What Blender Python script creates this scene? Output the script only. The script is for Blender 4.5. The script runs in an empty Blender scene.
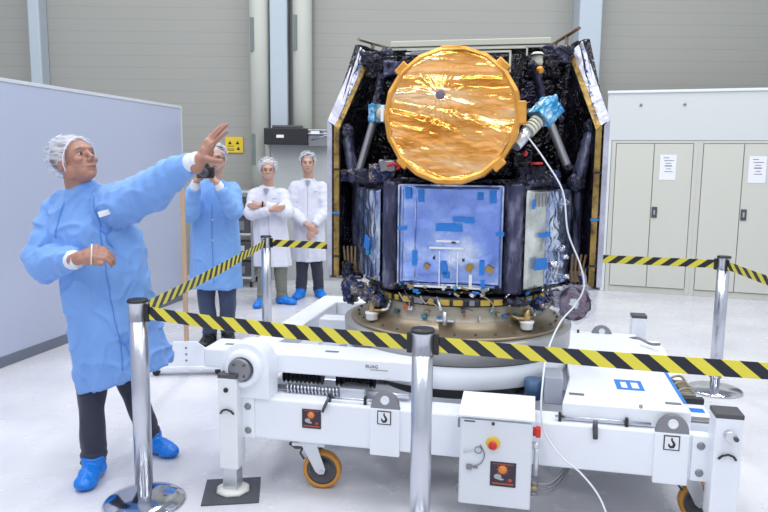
import bpy, bmesh, math, random
from mathutils import Vector, Matrix, noise, Quaternion
random.seed(7)
PI = math.pi
SC = bpy.context.scene
COL = SC.collection
V = Vector

# ------------------------------------------------------------------ camera
cam_d = bpy.data.cameras.new('camera')
cam_d.sensor_width = 36.0
cam_d.lens = 700.0 / 768.0 * 36.0
cam_d.clip_end = 200
cam = bpy.data.objects.new('scene_camera', cam_d)
COL.objects.link(cam)
_p = math.atan(94 / 700.0); _r = math.radians(0.6)
_fw = V((0, math.cos(_p), -math.sin(_p))); _rt = V((1, 0, 0)); _up = _rt.cross(_fw)
_R = _rt * math.cos(_r) + _up * math.sin(_r); _U = _up * math.cos(_r) - _rt * math.sin(_r)
cam.matrix_world = Matrix(((_R.x, _U.x, -_fw.x, 0), (_R.y, _U.y, -_fw.y, 0), (_R.z, _U.z, -_fw.z, 1.68), (0, 0, 0, 1)))
SC.camera = cam

# ------------------------------------------------------------------ world and lamps
w = bpy.data.worlds.new('hall_light'); SC.world = w; w.use_nodes = True
wn = w.node_tree.nodes; wl = w.node_tree.links
wn['Background'].inputs['Color'].default_value = (0.72, 0.82, 1.0, 1)
wn['Background'].inputs['Strength'].default_value = 0.40

def area(name, loc, sx, sy, power, color=(1, 1, 1), rot=(0, 0, 0)):
    d = bpy.data.lights.new(name, 'AREA'); d.shape = 'RECTANGLE'; d.size = sx; d.size_y = sy
    d.energy = power; d.color = color
    o = bpy.data.objects.new(name, d); o.location = loc; o.rotation_euler = rot
    COL.objects.link(o); return o
for _x in (-4.5, -1.5, 1.5, 4.5):
    for _y in (-1.0, 3.0, 7.0):
        area('hall_lamp', (_x, _y, 6.6), 0.5, 2.4, 100, (0.95, 0.97, 1.0))
SC.view_settings.view_transform = 'Standard'
SC.view_settings.look = 'None'
SC.view_settings.gamma = 1
SC.view_settings.use_curve_mapping = False
SC.view_settings.exposure = -0.12
SC.cycles.max_bounces = 8
SC.cycles.use_denoising = True

# ------------------------------------------------------------------ materials
MATS = {}
def mat(name, color, rough=0.5, metal=0.0, bump=0.0, bscale=20.0, bdist=0.01, var=0.0, vscale=3.0, coat=0.0,
        aniso=None, alpha=1.0, trans=0.0, spec=0.5, emit=None, sheen=0.0):
    m = bpy.data.materials.new(name); m.use_nodes = True
    nt = m.node_tree; b = nt.nodes['Principled BSDF']
    b.inputs['Base Color'].default_value = (*color, 1)
    b.inputs['Roughness'].default_value = rough
    b.inputs['Metallic'].default_value = metal
    b.inputs['Coat Weight'].default_value = coat
    b.inputs['Alpha'].default_value = alpha
    b.inputs['Transmission Weight'].default_value = trans
    b.inputs['Specular IOR Level'].default_value = spec
    if sheen: b.inputs['Sheen Weight'].default_value = sheen
    if emit:
        b.inputs['Emission Color'].default_value = (*emit[0], 1); b.inputs['Emission Strength'].default_value = emit[1]
    tc = nt.nodes.new('ShaderNodeTexCoord')
    src = tc.outputs['Object']
    if aniso:
        mp = nt.nodes.new('ShaderNodeMapping'); mp.inputs['Scale'].default_value = aniso
        nt.links.new(src, mp.inputs['Vector']); src = mp.outputs['Vector']
    if bump:
        n = nt.nodes.new('ShaderNodeTexNoise'); n.inputs['Scale'].default_value = bscale; n.inputs['Detail'].default_value = 4
        nt.links.new(src, n.inputs['Vector'])
        bp = nt.nodes.new('ShaderNodeBump'); bp.inputs['Strength'].default_value = bump; bp.inputs['Distance'].default_value = bdist
        nt.links.new(n.outputs['Fac'], bp.inputs['Height']); nt.links.new(bp.outputs['Normal'], b.inputs['Normal'])
    if var:
        n = nt.nodes.new('ShaderNodeTexNoise'); n.inputs['Scale'].default_value = vscale; n.inputs['Detail'].default_value = 5
        nt.links.new(src, n.inputs['Vector'])
        mx = nt.nodes.new('ShaderNodeMix'); mx.data_type = 'RGBA'
        mx.inputs[6].default_value = (*[c * (1 - var) for c in color], 1)
        mx.inputs[7].default_value = (*[min(1, c * (1 + var)) for c in color], 1)
        nt.links.new(n.outputs['Fac'], mx.inputs[0]); nt.links.new(mx.outputs[2], b.inputs['Base Color'])
    MATS[name] = m
    return m

def crinkle_mat(name, colors, rough=0.25, metal=0.8, scale=14, bump=0.8, dist=0.02, stretch=(1, 1, 1), cscale=6, stops=None):
    """wrinkled foil: voronoi creases for relief, colour patches by noise"""
    m = bpy.data.materials.new(name); m.use_nodes = True
    nt = m.node_tree; b = nt.nodes['Principled BSDF']; L = nt.links
    b.inputs['Roughness'].default_value = rough; b.inputs['Metallic'].default_value = metal
    tc = nt.nodes.new('ShaderNodeTexCoord'); mp = nt.nodes.new('ShaderNodeMapping'); mp.inputs['Scale'].default_value = stretch
    L.new(tc.outputs['Object'], mp.inputs['Vector'])
    n1 = nt.nodes.new('ShaderNodeTexNoise'); n1.inputs['Scale'].default_value = scale * 0.4; n1.inputs['Detail'].default_value = 3
    L.new(mp.outputs['Vector'], n1.inputs['Vector'])
    ad = nt.nodes.new('ShaderNodeVectorMath'); ad.operation = 'ADD'
    sc_ = nt.nodes.new('ShaderNodeVectorMath'); sc_.operation = 'SCALE'; sc_.inputs['Scale'].default_value = 0.15
    L.new(n1.outputs['Color'], sc_.inputs[0]); L.new(mp.outputs['Vector'], ad.inputs[0]); L.new(sc_.outputs[0], ad.inputs[1])
    v = nt.nodes.new('ShaderNodeTexVoronoi'); v.inputs['Scale'].default_value = scale
    L.new(ad.outputs[0], v.inputs['Vector'])
    bp = nt.nodes.new('ShaderNodeBump'); bp.inputs['Strength'].default_value = bump; bp.inputs['Distance'].default_value = dist
    L.new(v.outputs['Distance'], bp.inputs['Height']); L.new(bp.outputs['Normal'], b.inputs['Normal'])
    if len(colors) > 1:
        n2 = nt.nodes.new('ShaderNodeTexNoise'); n2.inputs['Scale'].default_value = cscale; n2.inputs['Detail'].default_value = 6
        n2.inputs['Roughness'].default_value = 0.65
        L.new(mp.outputs['Vector'], n2.inputs['Vector'])
        cr = nt.nodes.new('ShaderNodeValToRGB')
        el = cr.color_ramp.elements
        st = stops or [0.35 + 0.3 * i / (len(colors) - 1) for i in range(len(colors))]
        el[0].position = st[0]; el[0].color = (*colors[0], 1); el[1].position = st[-1]; el[1].color = (*colors[-1], 1)
        for i in range(1, len(colors) - 1):
            e = el.new(st[i]); e.color = (*colors[i], 1)
        L.new(n2.outputs['Fac'], cr.inputs['Fac']); L.new(cr.outputs['Color'], b.inputs['Base Color'])
    else:
        b.inputs['Base Color'].default_value = (*colors[0], 1)
    MATS[name] = m
    return m

def stripe_mat(name, slant, period=0.125, c1=(0.75, 0.66, 0.06), c2=(0.012, 0.014, 0.025), duty=0.5):
    m = bpy.data.materials.new(name); m.use_nodes = True
    nt = m.node_tree; b = nt.nodes['Principled BSDF']; L = nt.links
    b.inputs['Roughness'].default_value = 0.45
    tc = nt.nodes.new('ShaderNodeTexCoord'); sp = nt.nodes.new('ShaderNodeSeparateXYZ'); L.new(tc.outputs['Object'], sp.inputs[0])
    a = nt.nodes.new('ShaderNodeMath'); a.operation = 'MULTIPLY_ADD'; a.inputs[1].default_value = slant
    L.new(sp.outputs['Z'], a.inputs[0]); L.new(sp.outputs['X'], a.inputs[2])
    d = nt.nodes.new('ShaderNodeMath'); d.operation = 'DIVIDE'; d.inputs[1].default_value = period; L.new(a.outputs[0], d.inputs[0])
    f = nt.nodes.new('ShaderNodeMath'); f.operation = 'FRACT'; L.new(d.outputs[0], f.inputs[0])
    g = nt.nodes.new('ShaderNodeMath'); g.operation = 'GREATER_THAN'; g.inputs[1].default_value = duty; L.new(f.outputs[0], g.inputs[0])
    mx = nt.nodes.new('ShaderNodeMix'); mx.data_type = 'RGBA'; mx.inputs[6].default_value = (*c1, 1); mx.inputs[7].default_value = (*c2, 1)
    L.new(g.outputs[0], mx.inputs[0]); L.new(mx.outputs[2], b.inputs['Base Color'])
    return m

# ------------------------------------------------------------------ object helpers
BASE = {}
def link_obj(name, bm, m, parent=None, smooth=False, recalc=True):
    if recalc: bmesh.ops.recalc_face_normals(bm, faces=bm.faces)
    me = bpy.data.meshes.new(name); bm.to_mesh(me); bm.free()
    for mm in (m if isinstance(m, (list, tuple)) else [m]): me.materials.append(mm)
    if parent is not None and parent.name in BASE:
        me.transform(Matrix.Translation(-V(BASE[parent.name])))
    if smooth:
        for p in me.polygons: p.use_smooth = True
    o = bpy.data.objects.new(name, me); COL.objects.link(o)
    if parent is not None:
        o.parent = parent
        if parent.name in BASE: BASE[o.name] = BASE[parent.name]
    return o
def tag(o, label=None, cat=None, group=None, kind=None):
    if label: o['label'] = label
    if cat: o['category'] = cat
    if group: o['group'] = group
    if kind: o['kind'] = kind
    return o
def thing(name, label, cat, loc=(0, 0, 0), rz=0.0, group=None, base=None):
    o = bpy.data.objects.new(name, None); COL.objects.link(o)
    o.location = loc; o.rotation_euler = (0, 0, rz); o.empty_display_size = 0.1
    tag(o, label, cat, group)
    if base is not None: BASE[o.name] = tuple(base)
    return o
def copy_tree(o, parent=None):
    c = o.copy(); COL.objects.link(c)
    if parent is not None: c.parent = parent
    for ch in list(o.children): copy_tree(ch, c)
    return c
def struct(name, bm, m, parent=None, smooth=False):
    o = link_obj(name, bm, m, parent, smooth)
    if parent is None: o['kind'] = 'structure'
    return o

# ------------------------------------------------------------------ mesh helpers (all add to a bmesh)
def NB(): return bmesh.new()
def box(bm, lo, hi, bev=0.0, M=None, seg=2, mi=0):
    x0, y0, z0 = lo; x1, y1, z1 = hi
    t = bmesh.new()
    bmesh.ops.create_cube(t, size=1)
    bmesh.ops.scale(t, vec=(abs(x1 - x0), abs(y1 - y0), abs(z1 - z0)), verts=t.verts)
    bmesh.ops.translate(t, vec=((x0 + x1) / 2, (y0 + y1) / 2, (z0 + z1) / 2), verts=t.verts)
    if bev: bmesh.ops.bevel(t, geom=t.edges[:], offset=bev, segments=seg, affect='EDGES', profile=0.5)
    if M is not None: bmesh.ops.transform(t, matrix=M, verts=t.verts)
    merge(bm, t, mi)
def merge(bm, t, mi=0):
    mp = {}
    for v in t.verts: mp[v] = bm.verts.new(v.co)
    for f in t.faces:
        try:
            nf = bm.faces.new([mp[v] for v in f.verts]); nf.smooth = f.smooth; nf.material_index = mi or f.material_index
        except ValueError: pass
    t.free()
def frame_to(d, up=V((0, 0, 1))):
    d = V(d).normalized()
    if abs(d.dot(up)) > 0.98: up = V((0, 1, 0))
    x = up.cross(d).normalized(); y = d.cross(x)
    return x, y, d
def tube(bm, pts, r, seg=12, cap=True, smooth=True, flat=1.0, up=V((0, 0, 1)), mi=0):
    """tube along points; r is a number or one per point; flat squashes the second axis"""
    pts = [V(p) for p in pts]; n = len(pts)
    rs = r if isinstance(r, (list, tuple)) else [r] * n
    rings = []; px = None
    for i, p in enumerate(pts):
        a = pts[max(i - 1, 0)]; b = pts[min(i + 1, n - 1)]
        d = (b - a).normalized() if (b - a).length > 1e-9 else V((0, 0, 1))
        if px is None: x, y, _ = frame_to(d, up)
        else:
            x = (px - d * px.dot(d))
            x = x.normalized() if x.length > 1e-6 else frame_to(d, up)[0]
            y = d.cross(x)
        px = x
        rings.append([bm.verts.new(p + (x * math.cos(2 * PI * k / seg) + y * flat * math.sin(2 * PI * k / seg)) * rs[i]) for k in range(seg)])
    for i in range(n - 1):
        for k in range(seg):
            f = bm.faces.new((rings[i][k], rings[i][(k + 1) % seg], rings[i + 1][(k + 1) % seg], rings[i + 1][k])); f.smooth = smooth; f.material_index = mi
    if cap:
        f = bm.faces.new(rings[0][::-1]); f.material_index = mi
        f = bm.faces.new(rings[-1]); f.material_index = mi
def spline(pts, n=8):
    """Catmull-Rom through points"""
    P = [V(p) for p in pts]; out = []
    for i in range(len(P) - 1):
        p0 = P[max(i - 1, 0)]; p1 = P[i]; p2 = P[i + 1]; p3 = P[min(i + 2, len(P) - 1)]
        for k in range(n):
            t = k / n
            out.append(0.5 * ((2 * p1) + (p2 - p0) * t + (2 * p0 - 5 * p1 + 4 * p2 - p3) * t * t + (-p0 + 3 * p1 - 3 * p2 + p3) * t ** 3))
    out.append(P[-1]); return out
def cyl(bm, a, b, r, r2=None, seg=20, mi=0):
    tube(bm, [a, b], [r, r if r2 is None else r2], seg, True, True, mi=mi)
def lathe(bm, c, prof, seg=48, axis='Z', closed=False, smooth=True, M=None):
    """profile [(r, h)...] around an axis through c"""
    t = bmesh.new(); rings = []
    for r, h in prof:
        if r < 1e-6: rings.append([t.verts.new((0, 0, h))])
        else: rings.append([t.verts.new((r * math.cos(2 * PI * k / seg), r * math.sin(2 * PI * k / seg), h)) for k in range(seg)])
    n = len(rings)
    for i in range(n if closed else n - 1):
        A = rings[i]; B = rings[(i + 1) % n]
        for k in range(seg):
            k2 = (k + 1) % seg
            if len(A) == 1 and len(B) == 1: continue
            if len(A) == 1: f = t.faces.new((A[0], B[k2], B[k]))
            elif len(B) == 1: f = t.faces.new((A[k], A[k2], B[0]))
            else: f = t.faces.new((A[k], A[k2], B[k2], B[k]))
            f.smooth = smooth
    MM = Matrix.Translation(c)
    if axis == 'Y': MM = MM @ Matrix.Rotation(PI / 2, 4, 'X')
    if axis == 'X': MM = MM @ Matrix.Rotation(PI / 2, 4, 'Y')
    if M is not None: MM = MM @ M
    bmesh.ops.transform(t, matrix=MM, verts=t.verts)
    merge(bm, t)
def ell(bm, c, r, M=None, seg=20, rings=12):
    t = bmesh.new(); bmesh.ops.create_uvsphere(t, u_segments=seg, v_segments=rings, radius=1)
    MM = Matrix.Translation(c) @ (M.to_4x4() if M is not None else Matrix.Identity(4)) @ Matrix.Diagonal((*r, 1))
    bmesh.ops.transform(t, matrix=MM, verts=t.verts)
    for f in t.faces: f.smooth = True
    merge(bm, t)
def prism(bm, poly, off, mi=0, bev=0.0):
    """closed polygon of 3D points extruded by vector off"""
    t = bmesh.new(); off = V(off)
    a = [t.verts.new(V(p)) for p in poly]; b = [t.verts.new(V(p) + off) for p in poly]
    t.faces.new(a[::-1]); t.faces.new(b)
    for i in range(len(poly)):
        j = (i + 1) % len(poly); t.faces.new((a[i], a[j], b[j], b[i]))
    bmesh.ops.recalc_face_normals(t, faces=t.faces)
    if bev: bmesh.ops.bevel(t, geom=t.edges[:], offset=bev, segments=2, affect='EDGES', profile=0.5)
    merge(bm, t, mi)
def grid(bm, fn, nu, nv, smooth=True, mi=0, closed_u=False):
    vs = [[bm.verts.new(fn(i / nu, j / nv)) for i in range(nu + (0 if closed_u else 1))] for j in range(nv + 1)]
    for j in range(nv):
        for i in range(nu):
            i2 = (i + 1) % nu if closed_u else i + 1
            f = bm.faces.new((vs[j][i], vs[j][i2], vs[j + 1][i2], vs[j + 1][i])); f.smooth = smooth; f.material_index = mi
    return vs
def fbm(p, s, o=3):
    return noise.fractal(V(p) * s, 1.0, 2.0, o, noise_basis='PERLIN_ORIGINAL')
def remesh(bm, voxel, smooth_it=2, disp=None):
    """voxel-union of all volumes in bm, returns a new bmesh"""
    me = bpy.data.meshes.new('tmp'); bm.to_mesh(me); bm.free()
    o = bpy.data.objects.new('tmp', me); COL.objects.link(o)
    m = o.modifiers.new('r', 'REMESH'); m.mode = 'VOXEL'; m.voxel_size = voxel; m.adaptivity = 0
    if smooth_it:
        s = o.modifiers.new('s', 'SMOOTH'); s.iterations = smooth_it; s.factor = 0.5
    dg = bpy.context.evaluated_depsgraph_get(); dg.update()
    ev = o.evaluated_get(dg)
    nm = bpy.data.meshes.new_from_object(ev)
    out = bmesh.new(); out.from_mesh(nm)
    bpy.data.objects.remove(o); bpy.data.meshes.remove(me); bpy.data.meshes.remove(nm)
    if disp:
        out.normal_update()
        new = [v.co + v.normal * disp(v.co, v.normal) for v in out.verts]
        for v, c in zip(out.verts, new): v.co = c
    for f in out.faces: f.smooth = True
    return out
def crumple(bm, amp, scale, seed=0.0):
    """faceted foil wrinkles on a dense mesh"""
    bm.normal_update()
    off = V((seed, seed * 1.7, -seed))
    mv = []
    for v in bm.verts:
        p = (v.co + off) * scale
        q = p + noise.noise_vector(p * 0.7) * 0.4
        d, _ = noise.voronoi(q)
        mv.append(v.co + v.normal * amp * ((d[1] - d[0]) * 1.2 - 0.5 + 0.4 * noise.noise(p * 2.3)))
    for v, c in zip(bm.verts, mv): v.co = c
def dense_box(bm, lo, hi, n=0.03):
    """subdivided box"""
    t = bmesh.new()
    def face(o, a, b, la, lb):
        na = max(1, int(la / n)); nb = max(1, int(lb / n))
        grid(t, lambda u, v: o + a * u + b * v, na, nb)
    lo = V(lo); hi = V(hi); d = hi - lo
    X = V((d.x, 0, 0)); Y = V((0, d.y, 0)); Z = V((0, 0, d.z))
    face(lo, X, Z, d.x, d.z); face(lo + Y, X, Z, d.x, d.z); face(lo, Y, Z, d.y, d.z); face(lo + X, Y, Z, d.y, d.z)
    face(lo, X, Y, d.x, d.y); face(lo + Z, X, Y, d.x, d.y)
    bmesh.ops.remove_doubles(t, verts=t.verts, dist=1e-4)
    bmesh.ops.recalc_face_normals(t, faces=t.faces)
    merge(bm, t)
def text_bm(s, size, depth=0.0008):
    """raised lettering in the XZ plane facing -Y, lower left at the origin"""
    c = bpy.data.curves.new('t', 'FONT'); c.body = s; c.size = size; c.extrude = depth
    o = bpy.data.objects.new('t', c); COL.objects.link(o)
    dg = bpy.context.evaluated_depsgraph_get(); dg.update()
    me = bpy.data.meshes.new_from_object(o.evaluated_get(dg))
    b = bmesh.new(); b.from_mesh(me)
    bmesh.ops.transform(b, matrix=Matrix.Rotation(PI / 2, 4, 'X'), verts=b.verts)
    bpy.data.objects.remove(o); bpy.data.curves.remove(c); bpy.data.meshes.remove(me)
    return b

# palette
white = mat('white_paint', (0.84, 0.87, 0.93), 0.35, var=0.03, vscale=4)
white_top = white
steel = mat('brushed_steel', (0.60, 0.62, 0.68), 0.30, 1.0, bump=0.05, bscale=60)
chrome = mat('polished_steel', (0.66, 0.67, 0.72), 0.10, 1.0)
alu = mat('aluminium', (0.68, 0.70, 0.74), 0.35, 0.9)
grey_metal = mat('grey_metal', (0.27, 0.27, 0.29), 0.4, 0.7)
dark_metal = mat('dark_metal', (0.10, 0.10, 0.11), 0.45, 0.5)
black = mat('black_plastic', (0.015, 0.015, 0.018), 0.4)
rubber = mat('grey_rubber', (0.075, 0.08, 0.095), 0.75, bump=0.2, bscale=80)
paper = mat('white_paper', (0.82, 0.83, 0.88), 0.7)
ink = mat('grey_ink', (0.12, 0.12, 0.15), 0.7)
# ================================================================== the hall
def hall():
    # floor: pale glossy epoxy
    m = bpy.data.materials.new('epoxy_floor'); m.use_nodes = True; nt = m.node_tree; L = nt.links; b = nt.nodes['Principled BSDF']
    tc = nt.nodes.new('ShaderNodeTexCoord')
    n = nt.nodes.new('ShaderNodeTexNoise'); n.inputs['Scale'].default_value = 1.3; n.inputs['Detail'].default_value = 8
    L.new(tc.outputs['Object'], n.inputs['Vector'])
    cr = nt.nodes.new('ShaderNodeValToRGB'); cr.color_ramp.elements[0].position = 0.3; cr.color_ramp.elements[1].position = 0.7
    cr.color_ramp.elements[0].color = (0.58, 0.58, 0.62, 1); cr.color_ramp.elements[1].color = (0.73, 0.725, 0.75, 1)
    L.new(n.outputs['Fac'], cr.inputs['Fac']); L.new(cr.outputs['Color'], b.inputs['Base Color'])
    n2 = nt.nodes.new('ShaderNodeTexNoise'); n2.inputs['Scale'].default_value = 5; n2.inputs['Detail'].default_value = 4
    L.new(tc.outputs['Object'], n2.inputs['Vector'])
    mr = nt.nodes.new('ShaderNodeMapRange'); mr.inputs['To Min'].default_value = 0.18; mr.inputs['To Max'].default_value = 0.34
    L.new(n2.outputs['Fac'], mr.inputs['Value']); L.new(mr.outputs['Result'], b.inputs['Roughness'])
    bm = NB(); box(bm, (-7, -4, -0.1), (7, 10.4, 0)); struct('floor', bm, m)
    # back wall: horizontal sandwich panels
    m = bpy.data.materials.new('panel_wall'); m.use_nodes = True; nt = m.node_tree; L = nt.links; b = nt.nodes['Principled BSDF']
    b.inputs['Roughness'].default_value = 0.6
    tc = nt.nodes.new('ShaderNodeTexCoord'); sp = nt.nodes.new('ShaderNodeSeparateXYZ'); L.new(tc.outputs['Object'], sp.inputs[0])
    d = nt.nodes.new('ShaderNodeMath'); d.operation = 'DIVIDE'; d.inputs[1].default_value = 0.165; L.new(sp.outputs['Z'], d.inputs[0])
    f = nt.nodes.new('ShaderNodeMath'); f.operation = 'FRACT'; L.new(d.outputs[0], f.inputs[0])
    g = nt.nodes.new('ShaderNodeMath'); g.operation = 'LESS_THAN'; g.inputs[1].default_value = 0.05; L.new(f.outputs[0], g.inputs[0])
    mx = nt.nodes.new('ShaderNodeMix'); mx.data_type = 'RGBA'; mx.inputs[6].default_value = (0.345, 0.342, 0.312, 1); mx.inputs[7].default_value = (0.30, 0.298, 0.27, 1)
    L.new(g.outputs[0], mx.inputs[0]); L.new(mx.outputs[2], b.inputs['Base Color'])
    bm = NB(); box(bm, (-7, 10.2, 0), (7, 10.4, 6.5)); struct('wall_back', bm, m)
    sw = mat('side_wall', (0.62, 0.64, 0.66), 0.6)
    bm = NB(); box(bm, (-7.2, -4, 0), (-7, 10.4, 6.5)); struct('wall_left', bm, sw)
    bm = NB(); box(bm, (7, -4, 0), (7.2, 10.4, 6.5)); struct('wall_right', bm, sw)
    bm = NB(); box(bm, (-7, -4.2, 0), (7, -4, 6.5)); struct('wall_front', bm, sw)
    cream = mat('cream_column', (0.50, 0.51, 0.45), 0.5, var=0.03)
    bluish = mat('pale_blue_column', (0.45, 0.51, 0.56), 0.5, var=0.03)
    slotm = mat('slot_grille', (0.16, 0.19, 0.18), 0.6)
    # columns
    def col(n, x0, x1, mm, y0=9.95, z0=0, slots=(), r=0.02):
        bm = NB(); box(bm, (x0, y0, z0), (x1, 10.2, 6.5), r)
        o = struct(n, bm, mm)
        for (a, b_, za, zb) in slots:
            bm = NB(); box(bm, (a, y0 - 0.008, za), (b_, y0 + 0.01, zb), 0.003)
            for i in range(6):
                z = za + (zb - za) * (i + 0.5) / 6
                box(bm, (a + 0.008, y0 - 0.014, z - 0.012), (b_ - 0.008, y0 - 0.006, z + 0.012))
            link_obj('slot_grille', bm, slotm, o)
    col('trim_1', -4.93, -4.77, bluish)
    def rcol(n, x0, x1, mm, zs):      # rounded cream ducts
        bm = NB(); tube(bm, [((x0 + x1) / 2, 10.02, 0), ((x0 + x1) / 2, 10.02, 6.5)], (x1 - x0) / 2, 28)
        o = struct(n, bm, mm)
        for za, zb, xo in zs:
            xc = (x0 + x1) / 2 + xo; y = 10.02 - math.sqrt(max(0, ((x1 - x0) / 2) ** 2 - xo * xo))
            bm = NB(); box(bm, (xc - 0.034, y - 0.012, za), (xc + 0.034, y + 0.03, zb), 0.004)
            link_obj('slot_grille', bm, slotm, o)
    rcol('trim_2', -1.895, -1.62, cream, [(3.17, 3.62, -0.075), (1.62, 2.05, -0.075)])
    col('trim_3', -1.60, -1.36, bluish, 9.9)
    rcol('trim_4', -1.30, -1.03, cream, [(3.19, 3.66, -0.075)])
    col('trim_5', 2.62, 2.93, bluish, 9.85)
    # pale grey door between the columns
    dm = mat('grey_door', (0.46, 0.48, 0.47), 0.5)
    bm = NB(); box(bm, (-1.60, 9.84, 0.0), (-0.72, 9.90, 2.02), 0.006)
    d = struct('door_1', bm, dm)
    bm = NB(); box(bm, (-1.66, 9.82, 0), (-1.60, 9.9, 2.06), 0.004); box(bm, (-0.72, 9.82, 0), (-0.66, 9.9, 2.06), 0.004); box(bm, (-1.66, 9.82, 2.02), (-0.66, 9.9, 2.07), 0.004)
    link_obj('door_frame', bm, cream, d)
    bm = NB(); cyl(bm, (-1.50, 9.78, 1.02), (-1.38, 9.78, 1.02), 0.012); cyl(bm, (-1.50, 9.84, 1.02), (-1.50, 9.775, 1.02), 0.014)
    link_obj('door_handle', bm, steel, d)
hall()

# ---- black housing above the two men
def housing():
    t = thing('door_operator', 'long black housing with a steel bracket, mounted above the two men in white coats', 'door operator', (-1.25, 9.8, 1.87))
    bm = NB(); box(bm, (-0.39, -0.22, 0.03), (0.2, 0.02, 0.25), 0.01); link_obj('housing', bm, black, t)
    bm = NB(); box(bm, (-0.28, -0.20, 0.25), (0.12, 0.0, 0.29), 0.008); link_obj('cover', bm, dark_metal, t)
    bm = NB(); box(bm, (-0.22, -0.226, 0.12), (-0.12, -0.219, 0.16), 0.002); link_obj('nameplate', bm, paper, t)
    bm = NB()
    box(bm, (0.2, -0.18, 0.17), (0.55, 0.02, 0.19), 0.003); box(bm, (0.2, -0.18, 0.22), (0.5, 0.0, 0.235), 0.003)
    tube(bm, [(0.2, -0.1, 0.24), (0.6, -0.16, 0.16)], 0.012, 8); tube(bm, [(0.25, -0.17, 0.1), (0.55, -0.17, 0.19)], 0.008, 8)
    link_obj('bracket', bm, steel, t)
    bm = NB(); box(bm, (0.2, -0.16, 0.01), (0.5, -0.02, 0.16), 0.006); link_obj('guide_box', bm, grey_metal, t)
    bm = NB(); box(bm, (0.24, -0.185, 0.175), (0.36, -0.178, 0.215), 0.004); link_obj('status_lamp', bm, mat('lamp_face', (0.85, 0.9, 0.95), 0.3), t)
housing()
def yellow_sign():
    t = thing('warning_sign', 'yellow rectangular notice on the back wall behind the photographer', 'sign', (-2.17, 10.19, 1.79))
    bm = NB(); box(bm, (-0.13, -0.012, 0), (0.13, 0.0, 0.225), 0.003); link_obj('plate', bm, mat('sign_yellow', (0.80, 0.55, 0.03), 0.5), t)
    for i, (x, z) in enumerate([(-0.06, 0.14), (0.05, 0.14), (0.06, 0.06)]):
        bm = NB(); prism(bm, [(x - 0.028, -0.014, z - 0.02), (x + 0.028, -0.014, z - 0.02), (x, -0.014, z + 0.03)], (0, 0.003, 0)); link_obj('triangle_mark', bm, black, t)
    bm = NB()
    for z in (0.03, 0.05, 0.09): box(bm, (-0.10, -0.014, z), (0.0, -0.011, z + 0.008))
    link_obj('text_lines', bm, black, t)
yellow_sign()

# ---- equipment rack behind the photographer
def rack():
    t = thing('equipment_rack', 'grey wheeled rack filled with dark boxes behind the photographer', 'rack', (-2.02, 9.45, 0))
    fm = mat('rack_grey', (0.30, 0.31, 0.33), 0.4, 0.4)
    bm = NB()
    for x in (-0.28, 0.28):
        for y in (-0.25, 0.25): box(bm, (x - 0.02, y - 0.02, 0.08), (x + 0.02, y + 0.02, 1.3), 0.003)
    link_obj('frame', bm, fm, t)
    for z in (0.12, 0.42, 0.7, 0.98, 1.26):
        bm = NB(); box(bm, (-0.29, -0.26, z), (0.29, 0.26, z + 0.025), 0.003); link_obj('shelf', bm, alu, t)
    for x in (-0.25, 0.25):
        for y in (-0.22, 0.22):
            bm = NB(); cyl(bm, (x - 0.015, y, 0.04), (x + 0.015, y, 0.04), 0.04, seg=16); link_obj('caster', bm, black, t)
    k = 0
    names = ['lowest', 'second lowest', 'second highest', 'highest']
    for lv, z in enumerate((0.145, 0.445, 0.725, 1.005)):
        for s, x in enumerate((-0.13, 0.13)):
            b = thing('instrument_case', f"small dark case, {'left' if s == 0 else 'right'} one on the {names[lv]} shelf of the grey rack", 'case', (-2.02 + x, 9.40, z), 0, 'dark cases on the grey rack')
            h = 0.16 + 0.05 * ((k * 7) % 3) / 2
            bm = NB(); box(bm, (-0.11, -0.14, 0), (0.11, 0.15, h), 0.01); link_obj('shell', bm, dark_metal if k % 2 else black, b)
            bm = NB(); box(bm, (-0.08, -0.147, 0.04), (0.03, -0.139, h - 0.05), 0.002); link_obj('front_panel', bm, alu if k % 3 == 0 else grey_metal, b)
            k += 1
rack()

# ---- long glossy partition on the left
def partition():
    gl = mat('glossy_partition', (0.45, 0.49, 0.62), 0.16, 0.0, coat=0.3, bump=0.03, bscale=2.0, bdist=0.02)
    A = V((-3.94, 1.7, 0)); B = V((-2.42, 8.41, 0)); L = (B - A).length; rz = math.atan2(B.y - A.y, B.x - A.x)
    t = thing('partition_wall', 'long glossy white partition standing behind the man in the blue gown', 'partition', A, rz)
    n = 1; w = L / n
    for i in range(n):
        bm = NB(); box(bm, (i * w + 0.0015, 0.0, 0.085), ((i + 1) * w - 0.0015, 0.055, 2.28), 0.002); link_obj('wall_panel', bm, gl, t)
    sk = mat('partition_skirting', (0.16, 0.18, 0.23), 0.4, 0.2)
    bm = NB(); box(bm, (0, -0.012, 0.0), (L, 0.067, 0.085), 0.003); link_obj('skirting', bm, sk, t)
    bm = NB(); box(bm, (0, -0.006, 2.28), (L, 0.061, 2.31), 0.003); link_obj('top_rail', bm, mat('rail_white', (0.6, 0.63, 0.66), 0.4), t)
    bm = NB(); box(bm, (L, -0.006, 0.0), (L + 0.03, 0.061, 2.31), 0.004); link_obj('end_post', bm, mat('end_post_grey', (0.55, 0.60, 0.60), 0.4), t)
partition()
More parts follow.
